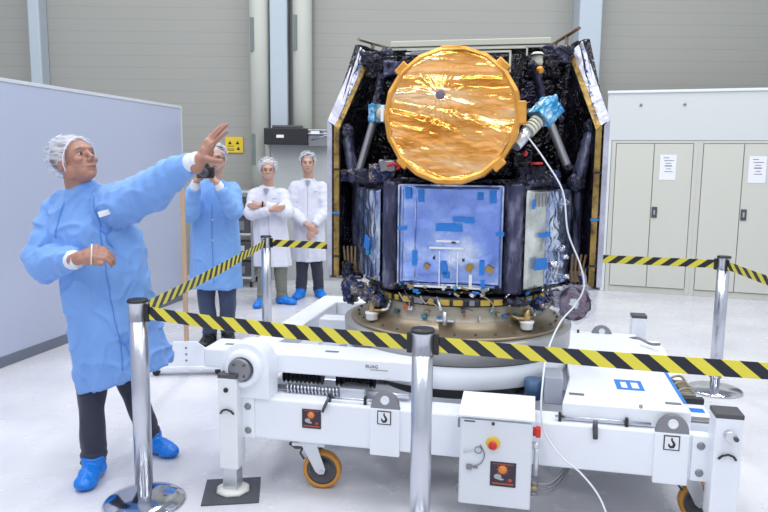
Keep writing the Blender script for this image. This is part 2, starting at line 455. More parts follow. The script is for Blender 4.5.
def pole_stand():
    wood = mat('pale_wood', (0.52, 0.36, 0.24), 0.5, var=0.15, vscale=8, aniso=(20, 20, 1))
    t = thing('pole_stand', 'slim pale wooden pole on a low white wheeled foot beside the glossy partition', 'stand', (-1.545, 5.36, 0), 0.1)
    bm = NB(); box(bm, (-0.017, -0.01, 0.25), (0.017, 0.02, 1.60), 0.003); link_obj('pole', bm, wood, t)
    bm = NB()
    prism(bm, [(-0.26, -0.025, 0.055), (0.27, -0.025, 0.055), (0.27, -0.025, 0.12), (0.08, -0.025, 0.27), (-0.10, -0.025, 0.27), (-0.26, -0.025, 0.12)], (0, 0.02, 0), bev=0.003)
    box(bm, (-0.27, -0.05, 0.05), (0.28, 0.05, 0.075), 0.004)
    link_obj('foot', bm, white, t)
    bm = NB()
    for z in (0.12, 0.17, 0.22): cyl(bm, (0, -0.028, z), (0, -0.02, z), 0.009, seg=12)
    link_obj('foot_bolts', bm, grey_metal, t)
    for x in (-0.235, 0.245):
        bm = NB(); cyl(bm, (x, -0.025, 0.028), (x, 0.02, 0.028), 0.028, seg=16); link_obj('caster', bm, black, t)
pole_stand()

# ---- built-in wardrobes on the right
def wardrobes():
    F = Matrix.Translation((3.03, 9.23, 0)) @ Matrix.Rotation(math.radians(-18), 4, 'Z')
    rz = math.radians(-18)
    cab = mat('cabinet_cream', (0.58, 0.58, 0.52), 0.4)
    door_m = mat('cabinet_door', (0.60, 0.60, 0.535), 0.38)
    gapm = mat('cabinet_gap', (0.30, 0.30, 0.27), 0.6)
    # white bulkhead above
    bm = NB(); box(bm, (-0.15, 0.02, 1.99), (4.2, 0.6, 2.60), 0.004, M=F); o = struct('trim_6', bm, mat('bulkhead', (0.62, 0.65, 0.64), 0.4))
    bm = NB(); box(bm, (-0.16, 0.0, 2.59), (4.21, 0.61, 2.625), 0.006, M=F); link_obj('cornice', bm, mat('cornice_white', (0.76, 0.79, 0.80), 0.4), o)
    for x in (0.255, 0.776, 2.3, 2.82):
        bm = NB(); lathe(bm, F @ V((x, 0.015, 2.44)), [(0, 0.012), (0.014, 0.012), (0.018, 0.0), (0, 0.0)], 12, M=Matrix.Rotation(rz, 4, 'Z') @ Matrix.Rotation(PI / 2, 4, 'X'))
        link_obj('wall_fixing', bm, grey_metal, o)
    bm = NB(); box(bm, (-0.15, 0.0, 0.0), (-0.08, 0.6, 1.99), 0.006, M=F); box(bm, (-0.125, -0.015, 0.0), (-0.10, 0.0, 1.99), 0.004, M=F); link_obj('side_panel', bm, MATS['cornice_white'], o)
    def unit(x0, label):
        loc = F @ V((x0, 0, 0))
        t = thing('wardrobe', label, 'cabinet', loc, rz)
        W = 1.045
        bm = NB()
        box(bm, (0.0, 0.02, 0.0), (0.055, 0.58, 1.985), 0.003); box(bm, (W - 0.055, 0.02, 0.0), (W, 0.58, 1.985), 0.003)
        box(bm, (0.055, 0.02, 1.955), (W - 0.055, 0.58, 1.985), 0.003); box(bm, (0.055, 0.03, 0.0), (W - 0.055, 0.58, 0.075), 0.003)
        box(bm, (0.055, 0.56, 0.075), (W - 0.055, 0.58, 1.955)); link_obj('body', bm, cab, t)
        bm = NB(); box(bm, (0.05, 0.035, 0.07), (W - 0.05, 0.05, 1.96)); link_obj('inner_frame', bm, gapm, t)
        mid = W / 2
        for a, b_ in ((0.062, mid - 0.004), (mid + 0.004, W - 0.062)):
            bm = NB(); box(bm, (a, 0.008, 0.085), (b_, 0.034, 1.947), 0.004); d = link_obj('door', bm, door_m, t)
            if a > 0.1:
                bm = NB(); box(bm, (a + 0.008, -0.004, 1.0), (a + 0.075, 0.009, 1.14), 0.004); h = link_obj('handle', bm, dark_metal, d)
                bm = NB(); box(bm, (a + 0.03, -0.012, 1.04), (a + 0.05, -0.003, 1.10), 0.003); link_obj('latch', bm, steel, h)
        return t
    unit(-0.075, 'cream two-door wardrobe left of the right-hand stanchion, beside the spacecraft')
    unit(0.97, 'cream two-door wardrobe behind the right-hand stanchion, next to the picture edge')
    # notices
    for (xa, xb, za, zb, lab) in ((0.525, 0.72, 1.49, 1.81, 'white printed notice on the wardrobe door nearest the spacecraft'),
                                  (1.555, 1.75, 1.47, 1.80, 'white printed notice on the wardrobe door at the right picture edge')):
        t = thing('notice_sheet', lab, 'notice', F @ V((xa, 0, za)), rz)
        W = xb - xa; H = zb - za
        bm = NB(); box(bm, (0, 0.0035, 0), (W, 0.0065, H)); link_obj('sheet', bm, paper, t)
        bm = NB()
        for k, (a, b_) in enumerate([(0.2, 0.55), (0.25, 0.85), (0.35, 0.7), (0.3, 0.75), (0.4, 0.7), (0.3, 0.8)]):
            z = H * (0.88 - 0.11 * k); box(bm, (W * a, 0.0015, z - 0.004), (W * b_, 0.0035, z + (0.008 if k in (3,) else 0.003)))
        link_obj('printed_lines', bm, ink, t)
wardrobes()

# ================================================================== stanchions and belts
HEAD = 1.02
def stanchion(loc, label, rz=0.0, proto=[None]):
    if proto[0] is None:
        t = thing('barrier_post', label, 'stanchion', loc, rz, 'steel barrier posts')
        bm = NB(); lathe(bm, (0, 0, 0), [(0, 0), (0.195, 0), (0.198, 0.008), (0.185, 0.018), (0.13, 0.032), (0.06, 0.042), (0.0, 0.044)], 56); link_obj('base', bm, chrome, t)
        bm = NB(); lathe(bm, (0, 0, 0), [(0.0, 0.03), (0.034, 0.03), (0.034, 0.10), (0.043, 0.102), (0.043, HEAD - 0.02), (0, HEAD - 0.02)], 40); link_obj('pole', bm, steel, t)
        bm = NB(); lathe(bm, (0, 0, 0), [(0.0, HEAD - 0.10), (0.0445, HEAD - 0.10), (0.0445, HEAD - 0.022), (0.047, HEAD - 0.02), (0.047, HEAD - 0.008), (0.04, HEAD), (0, HEAD)], 40); h = link_obj('head', bm, steel, t)
        bm = NB(); lathe(bm, (0, 0, 0), [(0.048, HEAD - 0.012), (0.050, HEAD - 0.008), (0.046, HEAD + 0.002), (0.0, HEAD + 0.003)], 40); link_obj('cap', bm, black, h)
        proto[0] = t; return t
    c = copy_tree(proto[0]); c.location = loc; c.rotation_euler = (0, 0, rz); c['label'] = label
    return c
PL = V((-1.17, 3.27, 0)); PM = V((-1.05, 6.18, 0)); PC = V((0.159, 2.735, 0)); PR = V((2.50, 5.10, 0)); PX = V((1.95, 2.35, 0)); PY = V((2.46, 3.3, 0))
stanchion(PL, 'steel barrier post in front of the man in the blue gown', 0.15)
stanchion(PM, 'steel barrier post in front of the bespectacled man in the white coat', 0.3)
stanchion(PC, 'steel barrier post nearest the camera, in front of the spacecraft', -0.1)
stanchion(PR, 'steel barrier post in front of the wardrobes on the right', 0.0)
stanchion(PX, 'steel barrier post beyond the right picture edge, holding the front belt', 0.2)
stanchion(PY, 'steel barrier post beyond the right picture edge, holding the slanting side belt', 0.4)
m_back = stripe_mat('belt_stripes_rising', -1.25, 0.125)
m_fwd = stripe_mat('belt_stripes_falling', 1.25, 0.125)
def belt(A, B, label, m, sag=0.01, za=0.96, zb=0.96):
    A = V((A.x, A.y, 0)); B = V((B.x, B.y, 0)); d = B - A; L = d.length; rz = math.atan2(d.y, d.x)
    t = thing('barrier_belt', label, 'belt', (A.x, A.y, za), rz, 'yellow and black barrier belts')
    h = 0.031; th = 0.0012
    bm = NB(); n = 40; a0 = 0.06; a1 = L - 0.06
    rows = []
    for i in range(n + 1):
        s = i / n; x = a0 + (a1 - a0) * s
        z = (zb - za) * s - sag * 4 * s * (1 - s)
        tw = 0.004 * math.sin(s * 9)
        rows.append([bm.verts.new((x, -th + tw, z - h)), bm.verts.new((x, th + tw, z - h)), bm.verts.new((x, th - tw, z + h)), bm.verts.new((x, -th - tw, z + h))])
    for i in range(n):
        for k in range(4):
            bm.faces.new((rows[i][k], rows[i][(k + 1) % 4], rows[i + 1][(k + 1) % 4], rows[i + 1][k]))
    bm.faces.new(rows[0]); bm.faces.new(rows[-1][::-1])
    link_obj('webbing', bm, m, t)
    for x, zz in ((0.054, 0), (L - 0.054, zb - za)):
        bm = NB(); box(bm, (x - 0.012, -0.010, zz - 0.042), (x + 0.012, 0.010, zz + 0.042), 0.003); link_obj('clip', bm, black, t)
belt(PL, PM, 'yellow and black belt running back from the left post past the photographer', m_back)
belt(PL, PC, 'yellow and black belt from the left post to the nearest post', m_fwd, 0.012)
belt(PC, PX, 'yellow and black belt from the nearest post to the right edge', m_fwd, 0.01, 0.96, 0.945)
belt(PM, PR, 'yellow and black belt behind the spacecraft, ending in front of the wardrobes', m_back, 0.004)
belt(PR, PY, 'yellow and black belt slanting forward from the right-hand post to the picture edge', m_fwd, 0.01, 0.96, 0.94)
# ================================================================== transport trolley (local frame: x along the front beam, y to the back)
TO = V((-0.77, 3.42, 0)); TR = math.radians(-12)
def TW(u, v, z): return Matrix.Translation(TO) @ Matrix.Rotation(TR, 4, 'Z') @ V((u, v, z))
DC = (1.045, 0.85)      # drum centre

def patch_sign(parent, u0, z0, s, v, M=None):
    """dark square mission label with an orange sun, a grey planet and a caption strip"""
    def put(name, bm, m, par):
        if M is not None: bmesh.ops.transform(bm, matrix=M, verts=bm.verts)
        return link_obj(name, bm, m, par)
    bm = NB(); box(bm, (u0, v - 0.003, z0), (u0 + s, v + 0.001, z0 + s), 0.001); sg = put('mission_label', bm, MATS['label_dark'], parent)
    bm = NB(); lathe(bm, (u0 + s * 0.48, v - 0.003, z0 + s * 0.70), [(0, 0.0015), (s * 0.17, 0.001), (s * 0.17, 0)], 24, M=Matrix.Rotation(PI / 2, 4, 'X')); put('sun_disc', bm, MATS['label_orange'], sg)
    bm = NB()
    for k in range(10):
        a = 2 * PI * k / 10; c = V((u0 + s * 0.48, v - 0.0035, z0 + s * 0.70))
        d = V((math.cos(a), 0, math.sin(a))); n = V((-d.z, 0, d.x))
        prism(bm, [c + d * s * 0.16 + n * s * 0.03, c + d * s * 0.27, c + d * s * 0.16 - n * s * 0.03], (0, 0.001, 0))
    put('sun_rays', bm, MATS['label_rust'], sg)
    bm = NB(); ell(bm, (u0 + s * 0.30, v - 0.003, z0 + s * 0.40), (s * 0.15, 0.0012, s * 0.11)); ell(bm, (u0 + s * 0.42, v - 0.003, z0 + s * 0.30), (s * 0.12, 0.001, s * 0.04)); put('planet', bm, MATS['label_grey'], sg)
    bm = NB(); ell(bm, (u0 + s * 0.78, v - 0.003, z0 + s * 0.28), (s * 0.08, 0.001, s * 0.07)); put('red_dot', bm, MATS['label_red'], sg)
    bm = NB(); box(bm, (u0 + s * 0.08, v - 0.0042, z0 + s * 0.09), (u0 + s * 0.92, v - 0.002, z0 + s * 0.15)); put('caption_strip', bm, MATS['label_rust'], sg)
    bm = NB(); box(bm, (u0 + s * 0.10, v - 0.0042, z0 + s * 0.91), (u0 + s * 0.9, v - 0.002, z0 + s * 0.94)); put('top_caption', bm, MATS['label_rust'], sg)
    return sg
mat('label_dark', (0.035, 0.02, 0.04), 0.35); mat('label_orange', (0.80, 0.25, 0.05), 0.5); mat('label_rust', (0.42, 0.10, 0.04), 0.5)
mat('label_grey', (0.42, 0.42, 0.46), 0.5); mat('label_red', (0.55, 0.06, 0.04), 0.5)
blue_tape = mat('blue_tape', (0.015, 0.19, 0.62), 0.4, bump=0.3, bscale=60)
pale_blue_tape = mat('teal_tape', (0.02, 0.26, 0.40), 0.4)
orange_pu = mat('orange_tyre', (0.62, 0.27, 0.04), 0.35)
khaki = mat('khaki_metal', (0.30, 0.27, 0.19), 0.45, 0.4)
brass = mat('brass', (0.50, 0.37, 0.17), 0.38, 0.85, var=0.15, vscale=12)

def trolley():
    t = thing('transport_trolley', 'large white wheeled transport trolley with jack legs under the spacecraft', 'trolley', TO, TR)
    bm = NB(); box(bm, (0.10, 0.0, 0.285), (2.20, 0.16, 0.50), 0.01); fb = link_obj('front_beam', bm, white, t)
    bm = NB(); box(bm, (0.10, 1.72, 0.285), (2.20, 1.88, 0.50), 0.01); link_obj('rear_beam', bm, white, t)
    for a, b_ in ((0.12, 0.27), (2.17, 2.33)):
        bm = NB(); box(bm, (a, 0.16, 0.285), (b_, 1.72, 0.50), 0.01); link_obj('side_beam', bm, white, t)
    bm = NB(); box(bm, (0.27, 0.55, 0.30), (2.17, 0.68, 0.44), 0.008); box(bm, (0.27, 1.1, 0.30), (2.17, 1.23, 0.44), 0.008); link_obj('cross_beam', bm, alu, t)
    # end plates with bolts between beam and legs
    for (a, b_, v0) in ((0.065, 0.13, -0.012), (2.19, 2.262, -0.012)):
        bm = NB(); box(bm, (a, v0, 0.29), (b_, 0.05, 0.50), 0.004); pl = link_obj('leg_flange', bm, white, t)
        for z in (0.33, 0.455):
            bm = NB(); lathe(bm, ((a + b_) / 2, v0, z), [(0, 0.008), (0.010, 0.008), (0.017, 0.004), (0.018, 0), (0, 0)], 14, M=Matrix.Rotation(PI / 2, 4, 'X')); link_obj('bolt', bm, grey_metal, pl)
    bm = NB(); box(bm, (2.365, -0.005, 0.28), (2.395, 0.03, 0.52), 0.004); link_obj('leg_flange', bm, white, t)
    # jack legs
    legs = [(0.018, -0.03), (2.315, -0.03), (2.22, 1.93), (0.018, 1.93)]
    for i, (u, v) in enumerate(legs):
        s = 0.056 if i == 1 else 0.050
        bm = NB(); box(bm, (u - s, v - s, 0.14), (u + s, v + s, 0.62), 0.008); lg = link_obj('jack_leg', bm, white if i else mat('leg_white', (0.80, 0.82, 0.85), 0.3, var=0.02), t)
        bm = NB(); box(bm, (u - s + 0.012, v - s + 0.012, 0.02), (u + s - 0.012, v + s - 0.012, 0.15), 0.004); link_obj('inner_tube', bm, alu, lg)
        bm = NB(); box(bm, (u - s - 0.001, v - s - 0.001, 0.612), (u + s + 0.001, v + s + 0.001, 0.634), 0.004); link_obj('end_cap', bm, dark_metal, lg)
        bm = NB(); lathe(bm, (u, v, 0), [(0, 0.009), (0.085, 0.009), (0.088, 0.018), (0.075, 0.03), (0, 0.03)], 8); link_obj('foot_plate', bm, mat('foot_cream', (0.72, 0.72, 0.66), 0.4) if i == 0 else MATS['foot_cream'], lg)
        if i < 2:
            bm = NB(); tube(bm, [(u - 0.035, v - s - 0.004, 0.435), (u - 0.022, v - s - 0.010, 0.452), (u, v - s - 0.012, 0.460), (u + 0.022, v - s - 0.010, 0.452), (u + 0.035, v - s - 0.004, 0.435)], 0.005, 8); link_obj('arc_mark', bm, black, lg)
        if i == 0:
            bm = NB(); cyl(bm, (u - 0.005, v - s - 0.006, 0.555), (u - 0.005, v - s, 0.555), 0.012, seg=16); link_obj('plug', bm, black, lg)
        if i == 1:
            bm = NB(); cyl(bm, (u + 0.0, v - s - 0.035, 0.545), (u, v - s, 0.545), 0.022, seg=20); link_obj('crank_socket', bm, alu, lg)
            bm = NB(); cyl(bm, (u + 0.02, v - s - 0.045, 0.54), (u + 0.02, v - s, 0.54), 0.010, seg=14); link_obj('crank_pin', bm, dark_metal, lg)
    # lifting lugs on plates with hook pictograms
    for (uc, v, rear) in ((0.802, 0.0, False), (2.105, 0.0, False), (1.955, 1.72, True), (0.5, 1.72, True)):
        w = 0.073
        if not rear:
            bm = NB(); box(bm, (uc - w, -0.016, 0.265), (uc + w, 0.005, 0.502), 0.004); lp = link_obj('lug_plate', bm, white, t)
        bm = NB()
        P = [(uc - w, v - 0.012, 0.50)] + [(uc + w * math.cos(a) * 0.95, v - 0.012, 0.51 + 0.075 * math.sin(a)) for a in [PI - PI * k / 14 for k in range(15)]] + [(uc + w, v - 0.012, 0.50)]
        prism(bm, P, (0, 0.028, 0), bev=0.003)
        lu = link_obj('lifting_lug', bm, grey_metal, t)
        bm = NB(); lathe(bm, (uc, v - 0.014, 0.545), [(0.0, 0.001), (0.016, 0.001), (0.022, 0.004), (0.022, -0.004), (0, -0.004)], 20, M=Matrix.Rotation(PI / 2, 4, 'X')); link_obj('lug_eye', bm, white, lu)
        if not rear:
            q = uc - 0.036; z0 = 0.425; s = 0.068; vv = -0.0165
            bm = NB(); box(bm, (q, vv - 0.002, z0), (q + s, vv, z0 + s)); sg = link_obj('hook_sign', bm, black, lp)
            bm = NB(); box(bm, (q + 0.005, vv - 0.003, z0 + 0.005), (q + s - 0.005, vv - 0.0018, z0 + s - 0.005)); link_obj('sign_face', bm, paper, sg)
            c = V((q + s / 2, vv - 0.0035, z0 + s * 0.40))
            bm = NB(); pts = [c + V((0.0, 0, 0.030)), c + V((0, 0, 0.020)), c + V((0.007, 0, 0.010)), c + V((0.011, 0, 0.0)), c + V((0.006, 0, -0.010)), c + V((-0.004, 0, -0.012)), c + V((-0.012, 0, -0.004)), c + V((-0.011, 0, 0.004))]
            tube(bm, pts, [0.004, 0.004, 0.005, 0.006, 0.0065, 0.006, 0.004, 0.002], 8, flat=0.3, up=V((0, 1, 0))); link_obj('hook_symbol', bm, black, sg)
    # linkage rods along the top of the front beam and hanging latches
    for (a, b_, hx) in ((0.50, 0.76, 0.49), (1.60, 2.02, 1.775)):
        bm = NB(); tube(bm, [(a, 0.03, 0.522), (b_, 0.03, 0.522)], 0.006, 10); rd = link_obj('linkage_rod', bm, steel, t)
        for k in (0.05, 0.75):
            x = a + (b_ - a) * k
            bm = NB(); box(bm, (x - 0.007, 0.018, 0.50), (x + 0.007, 0.042, 0.54), 0.003); link_obj('rod_bracket', bm, black, rd)
        bm = NB(); tube(bm, [(hx + 0.03, -0.004, 0.535), (hx + 0.015, -0.014, 0.50), (hx - 0.0, -0.016, 0.462)] if hx < 1 else [(hx, -0.01, 0.53), (hx, -0.014, 0.50), (hx + 0.004, -0.014, 0.445)], [0.010, 0.012, 0.011], 10, flat=0.6); link_obj('latch_handle', bm, dark_metal, rd)
    bm = NB(); tube(bm, [(1.98, 0.05, 0.53), (1.975, 0.05, 0.60)], 0.008, 8); link_obj('locking_pin', bm, khaki, t)
    bm = NB(); tube(bm, [(1.4, 1.70, 0.525), (1.88, 1.70, 0.525)], 0.006, 10); rd = link_obj('linkage_rod', bm, steel, t)
    bm = NB(); box(bm, (1.79, 1.69, 0.50), (1.805, 1.71, 0.55), 0.003); link_obj('rod_bracket', bm, black, rd)
    patch_sign(t, 0.380, 0.366, 0.098, -0.001)
    # bearing housing at the left end
    bu, bz = 0.085, 0.655
    bm = NB()
    P = [(bu + 0.128 * math.cos(a), -0.02, bz + 0.128 * math.sin(a)) for a in [PI * k / 24 for k in range(25)]] + [(bu - 0.128, -0.02, 0.62), (bu - 0.04, -0.02, 0.52), (bu - 0.03, -0.02, 0.50), (bu + 0.128, -0.02, 0.50)]
    prism(bm, P, (0, 0.13, 0), bev=0.004); hs = link_obj('bearing_housing', bm, white, t)
    bm = NB(); lathe(bm, (bu, -0.02, bz), [(0.062, 0), (0.062, 0.03), (0.068, 0.034), (0.088, 0.034), (0.094, 0.026), (0.096, 0)], 48, M=Matrix.Rotation(PI / 2, 4, 'X')); link_obj('bearing_collar', bm, white, hs)
    bm = NB(); lathe(bm, (bu - 0.01, -0.02, bz), [(0, 0.045), (0.052, 0.045), (0.058, 0.04), (0.058, -0.02)], 40, M=Matrix.Rotation(PI / 2, 4, 'X')); sh = link_obj('shaft_end', bm, grey_metal, hs)
    for k in range(4):
        a = PI / 4 + k * PI / 2; c = V((bu - 0.01 + 0.04 * math.cos(a), -0.066, bz + 0.04 * math.sin(a)))
        bm = NB(); cyl(bm, c, c + V((0, -0.006, 0)), 0.006, seg=8); link_obj('bolt', bm, dark_metal, sh)
    # bellows and coil springs between beams
    for (a, b_) in ((0.21, 0.42), (0.50, 0.70)):
        bm = NB(); n = int((b_ - a) / 0.022)
        pr = []
        for k in range(n * 2 + 1): pr.append((0.026 if k % 2 else 0.040, a + (b_ - a) * k / (n * 2)))
        lathe(bm, (0, 0.22, 0.560), [(0, a)] + pr + [(0, b_)], 16, axis='X', smooth=False); link_obj('bellows', bm, black, t)
    bm = NB()
    pts = [V((0.26 + 0.28 * s, 0.12 + 0.020 * math.cos(s * 2 * PI * 15), 0.522 + 0.020 * math.sin(s * 2 * PI * 15))) for s in [k / 240 for k in range(241)]]
    tube(bm, pts, 0.0055, 6); link_obj('coil_spring', bm, steel, t)
    bm = NB(); box(bm, (0.55, 0.08, 0.50), (0.68, 0.30, 0.556), 0.004); cyl(bm, (0.68, 0.12, 0.53), (0.9, 0.12, 0.53), 0.014); link_obj('slide_block', bm, alu, t)
    bm = NB(); cyl(bm, (0.2, 0.12, 0.527), (0.6, 0.12, 0.527), 0.012); link_obj('slide_rail', bm, grey_metal, t)
    # casters
    def caster(u, v, ang):
        M = Matrix.Translation((u, v, 0)) @ Matrix.Rotation(ang, 4, 'Z')
        bm = NB(); box(bm, (-0.15, -0.05, 0.235), (0.02, 0.05, 0.252), 0.003, M=M); box(bm, (-0.11, -0.05, 0.252), (0.01, 0.05, 0.288), 0.003, M=M); c = link_obj('caster', bm, white, t)
        bm = NB(); lathe(bm, (0, 0, 0), [(0.078, -0.022), (0.096, -0.024), (0.1, -0.014), (0.1, 0.014), (0.096, 0.024), (0.078, 0.022)], 40, closed=True, M=M @ Matrix.Translation((0, 0, 0.1)) @ Matrix.Rotation(PI / 2, 4, 'X')); link_obj('tyre', bm, orange_pu, c)
        bm = NB(); lathe(bm, (0, 0, 0), [(0, -0.026), (0.02, -0.026), (0.024, -0.010), (0.055, -0.008), (0.065, -0.02), (0.079, -0.02), (0.079, 0.02), (0.065, 0.02), (0.055, 0.008), (0.024, 0.010), (0.02, 0.026), (0, 0.026)], 32, M=M @ Matrix.Translation((0, 0, 0.1)) @ Matrix.Rotation(PI / 2, 4, 'X')); link_obj('wheel', bm, dark_metal, c)
        for s in (-1, 1):
            bm = NB(); y = s * 0.036
            prism(bm, [M @ V(p) for p in [(-0.10, y, 0.236), (-0.02, y, 0.236), (0.022, y, 0.115), (0.015, y, 0.088), (-0.012, y, 0.085), (-0.03, y, 0.10)]], M.to_3x3() @ V((0, 0.006 * s, 0)), bev=0.001); link_obj('fork', bm, alu, c)
        bm = NB(); cyl(bm, M @ V((0.0, -0.05, 0.1)), M @ V((0, 0.05, 0.1)), 0.011, seg=12); link_obj('axle', bm, steel, c)
        bm = NB(); tube(bm, [M @ V(p) for p in [(-0.08, -0.03, 0.228), (-0.13, -0.035, 0.222), (-0.165, -0.035, 0.245)]], 0.010, 8); tube(bm, [M @ V(p) for p in [(-0.10, -0.02, 0.22), (-0.11, -0.03, 0.19), (-0.09, -0.03, 0.16)]], 0.006, 8); link_obj('brake_pedal', bm, dark_metal, c)
    caster(0.445, 0.13, 0.1); caster(2.29, 0.20, 0.0); caster(0.5, 1.7, 0.4); caster(2.1, 1.7, 0.2)
    # upper frame
    bm = NB(); box(bm, (-0.20, 0.11, 0.602), (0.97, 0.33, 0.705), 0.010); uf = link_obj('upper_front_beam', bm, white, t)
    bm = NB(); box(bm, (0.44, 0.19, 0.7045), (0.51, 0.215, 0.7075), 0.001); link_obj('handhold_slot', bm, grey_metal, uf)
    bm = NB(); box(bm, (-0.12, 0.20, 0.7045), (-0.06, 0.225, 0.7075), 0.001); link_obj('handhold_slot', bm, grey_metal, uf)
    tb = text_bm('RUAG', 0.024)
    bmesh.ops.translate(tb, vec=(0.675, 0.1085, 0.662), verts=tb.verts); link_obj('maker_name', tb, ink, uf)
    bm = NB(); box(bm, (0.70, 0.1085, 0.652), (0.79, 0.1105, 0.6545)); link_obj('underline', bm, ink, uf)
    for (a, b_, c, d) in ((-0.02, 0.13, 0.33, 1.70), (0.13, 1.0, 1.50, 1.70)):
        bm = NB(); box(bm, (a, c, 0.60), (b_, d, 0.70), 0.01); link_obj('upper_side_beam', bm, white, t)
    bm = NB(); prism(bm, [(0.17, 0.95, 0.70), (0.42, 0.95, 0.70), (0.42, 1.08, 0.70), (0.17, 1.08, 0.70)], (0, 0, -0.15), bev=0.008); link_obj('upper_cross_beam', bm, white, t)
    bm = NB(); prism(bm, [(-0.17, 0.9, 0.50), (0.0, 0.9, 0.50), (0.0, 1.75, 0.50), (-0.17, 1.6, 0.50)], (0, 0, 0.05), bev=0.006); pl = link_obj('side_step', bm, white, t)
    bm = NB()
    for k, (x, y) in enumerate([(-0.12, 1.05), (-0.10, 1.13), (-0.07, 1.2), (-0.05, 1.28)]): box(bm, (x - 0.03, y - 0.02, 0.55), (x + 0.03, y + 0.02, 0.556), 0.002)
    link_obj('worn_marks', bm, mat('rust_brown', (0.22, 0.12, 0.08), 0.7), pl)
    # rotating drum
    bm = NB(); lathe(bm, (*DC, 0), [(0.50, 0.545), (0.635, 0.545), (0.642, 0.55), (0.642, 0.665), (0.638, 0.668)], 96); dr = link_obj('rotating_drum', bm, white, t)
    bm = NB(); lathe(bm, (*DC, 0), [(0.630, 0.668), (0.650, 0.672), (0.652, 0.765), (0.655, 0.77), (0.655, 0.785), (0.60, 0.788), (0.40, 0.788)], 96); link_obj('drum_upper_ring', bm, mat('ring_alu', (0.40, 0.40, 0.40), 0.4, 0.5), dr)
    bm = NB(); lathe(bm, (*DC, 0), [(0.0, 0.44), (0.46, 0.44), (0.46, 0.53), (0.52, 0.547), (0, 0.547)], 64); link_obj('slewing_bearing', bm, dark_metal, t)
    bm = NB(); lathe(bm, (*DC, 0), [(0.640, 0.664), (0.645, 0.667), (0.640, 0.670)], 96, closed=True); link_obj('drum_seal', bm, black, dr)
    # flat cover box on the right with its blue tape
    bm = NB(); prism(bm, [(1.63, 0.04, 0.502), (2.19, 0.04, 0.502), (2.19, 0.95, 0.502), (1.68, 0.95, 0.502), (1.68, 0.45, 0.502)], (0, 0, 0.085), bev=0.006); cv = link_obj('flat_cover', bm, white, t)
    def tp(n, x0, y0, x1, y1, par, m=blue_tape, z=0.5875):
        bm = NB(); box(bm, (x0, y0, z - 0.0005), (x1, y1, z + 0.0015)); link_obj(n, bm, m, par)
    tp('blue_tape', 1.90, 0.30, 2.03, 0.33, cv); tp('blue_tape', 1.90, 0.43, 2.03, 0.46, cv); tp('blue_tape', 1.90, 0.33, 1.925, 0.43, cv); tp('blue_tape', 1.955, 0.33, 1.975, 0.43, cv); tp('blue_tape', 2.01, 0.33, 2.03, 0.43, cv)
    tp('blue_edge_tape', 2.176, 0.15, 2.192, 0.95, cv)
    for x, y in ((1.70, 0.17), (2.13, 0.14), (1.72, 0.85)):
        bm = NB(); box(bm, (x - 0.035, y - 0.012, 0.587), (x + 0.035, y + 0.012, 0.592), 0.003); link_obj('cover_latch', bm, grey_metal, cv)
    bm = NB(); box(bm, (1.55, 0.25, 0.50), (1.64, 0.42, 0.64), 0.006); link_obj('motor_block', bm, mat('motor_grey', (0.42, 0.45, 0.52), 0.4, 0.2), t)
    bm = NB(); cyl(bm, (1.50, 0.33, 0.50), (1.50, 0.33, 0.60), 0.045, seg=24); link_obj('motor', bm, mat('motor_blue', (0.06, 0.12, 0.24), 0.4, 0.2), t)
    bm = NB(); box(bm, (1.68, 0.95, 0.50), (2.17, 1.72, 0.53), 0.006); link_obj('deck_plate', bm, white, t)
    # shackle and latch group on the right side beam
    for k in range(3):
        bm = NB()
        y = 0.50 + 0.11 * k
        box(bm, (2.20, y, 0.50), (2.31, y + 0.03, 0.525), 0.004)
        tube(bm, spline([(2.21, y, 0.525), (2.24, y + 0.01, 0.545), (2.28, y + 0.03, 0.545), (2.30, y + 0.02, 0.525)], 5), 0.007, 8)
        link_obj('strap_anchor', bm, khaki, t)
    bm = NB(); box(bm, (2.19, 0.42, 0.50), (2.33, 0.46, 0.53), 0.004); link_obj('toggle_clamp', bm, black, t)
    bm = NB(); box(bm, (2.2, 0.56, 0.50), (2.24, 0.72, 0.535), 0.004); link_obj('toggle_clamp', bm, black, t)
    tp('blue_tape', 2.21, 0.30, 2.31, 0.36, t, z=0.5)
    bm = NB(); box(bm, (2.21, 0.16, 0.50), (2.31, 0.22, 0.508), 0.003); link_obj('type_plate', bm, grey_metal, t)
    bm = NB(); tube(bm, spline([(2.1, 1.66, 0.51), (2.17, 1.6, 0.54), (2.24, 1.5, 0.53), (2.28, 1.42, 0.55)], 6), 0.009, 8); link_obj('hose_coupling', bm, grey_metal, t)

    # control box
    bm = NB(); box(bm, (1.175, -0.125, 0.125), (1.50, -0.002, 0.545), 0.006); cb = link_obj('control_box', bm, mat('control_box_grey', (0.74, 0.77, 0.82), 0.38), t)
    bm = NB(); prism(bm, [(1.168, -0.145, 0.545), (1.507, -0.145, 0.545), (1.507, 0.10, 0.575), (1.168, 0.10, 0.575)], (0, 0, 0.012), bev=0.003); link_obj('rain_hood', bm, white, cb)
    bm = NB(); box(bm, (1.182, -0.139, 0.132), (1.494, -0.125, 0.535), 0.004); dr2 = link_obj('box_door', bm, MATS['control_box_grey'], cb)
    dv = -0.139
    bm = NB(); lathe(bm, (1.327, dv, 0.432), [(0, 0.006), (0.030, 0.006), (0.032, 0.002), (0.032, 0)], 32, M=Matrix.Rotation(PI / 2, 4, 'X')); es = link_obj('emergency_stop', bm, mat('stop_yellow', (0.78, 0.52, 0.05), 0.4), dr2)
    bm = NB(); lathe(bm, (1.327, dv - 0.006, 0.430), [(0, 0.030), (0.014, 0.029), (0.020, 0.022), (0.019, 0.014), (0.011, 0.010), (0.011, 0)], 28, M=Matrix.Rotation(PI / 2, 4, 'X')); link_obj('red_button', bm, mat('stop_red', (0.60, 0.03, 0.02), 0.3), es)
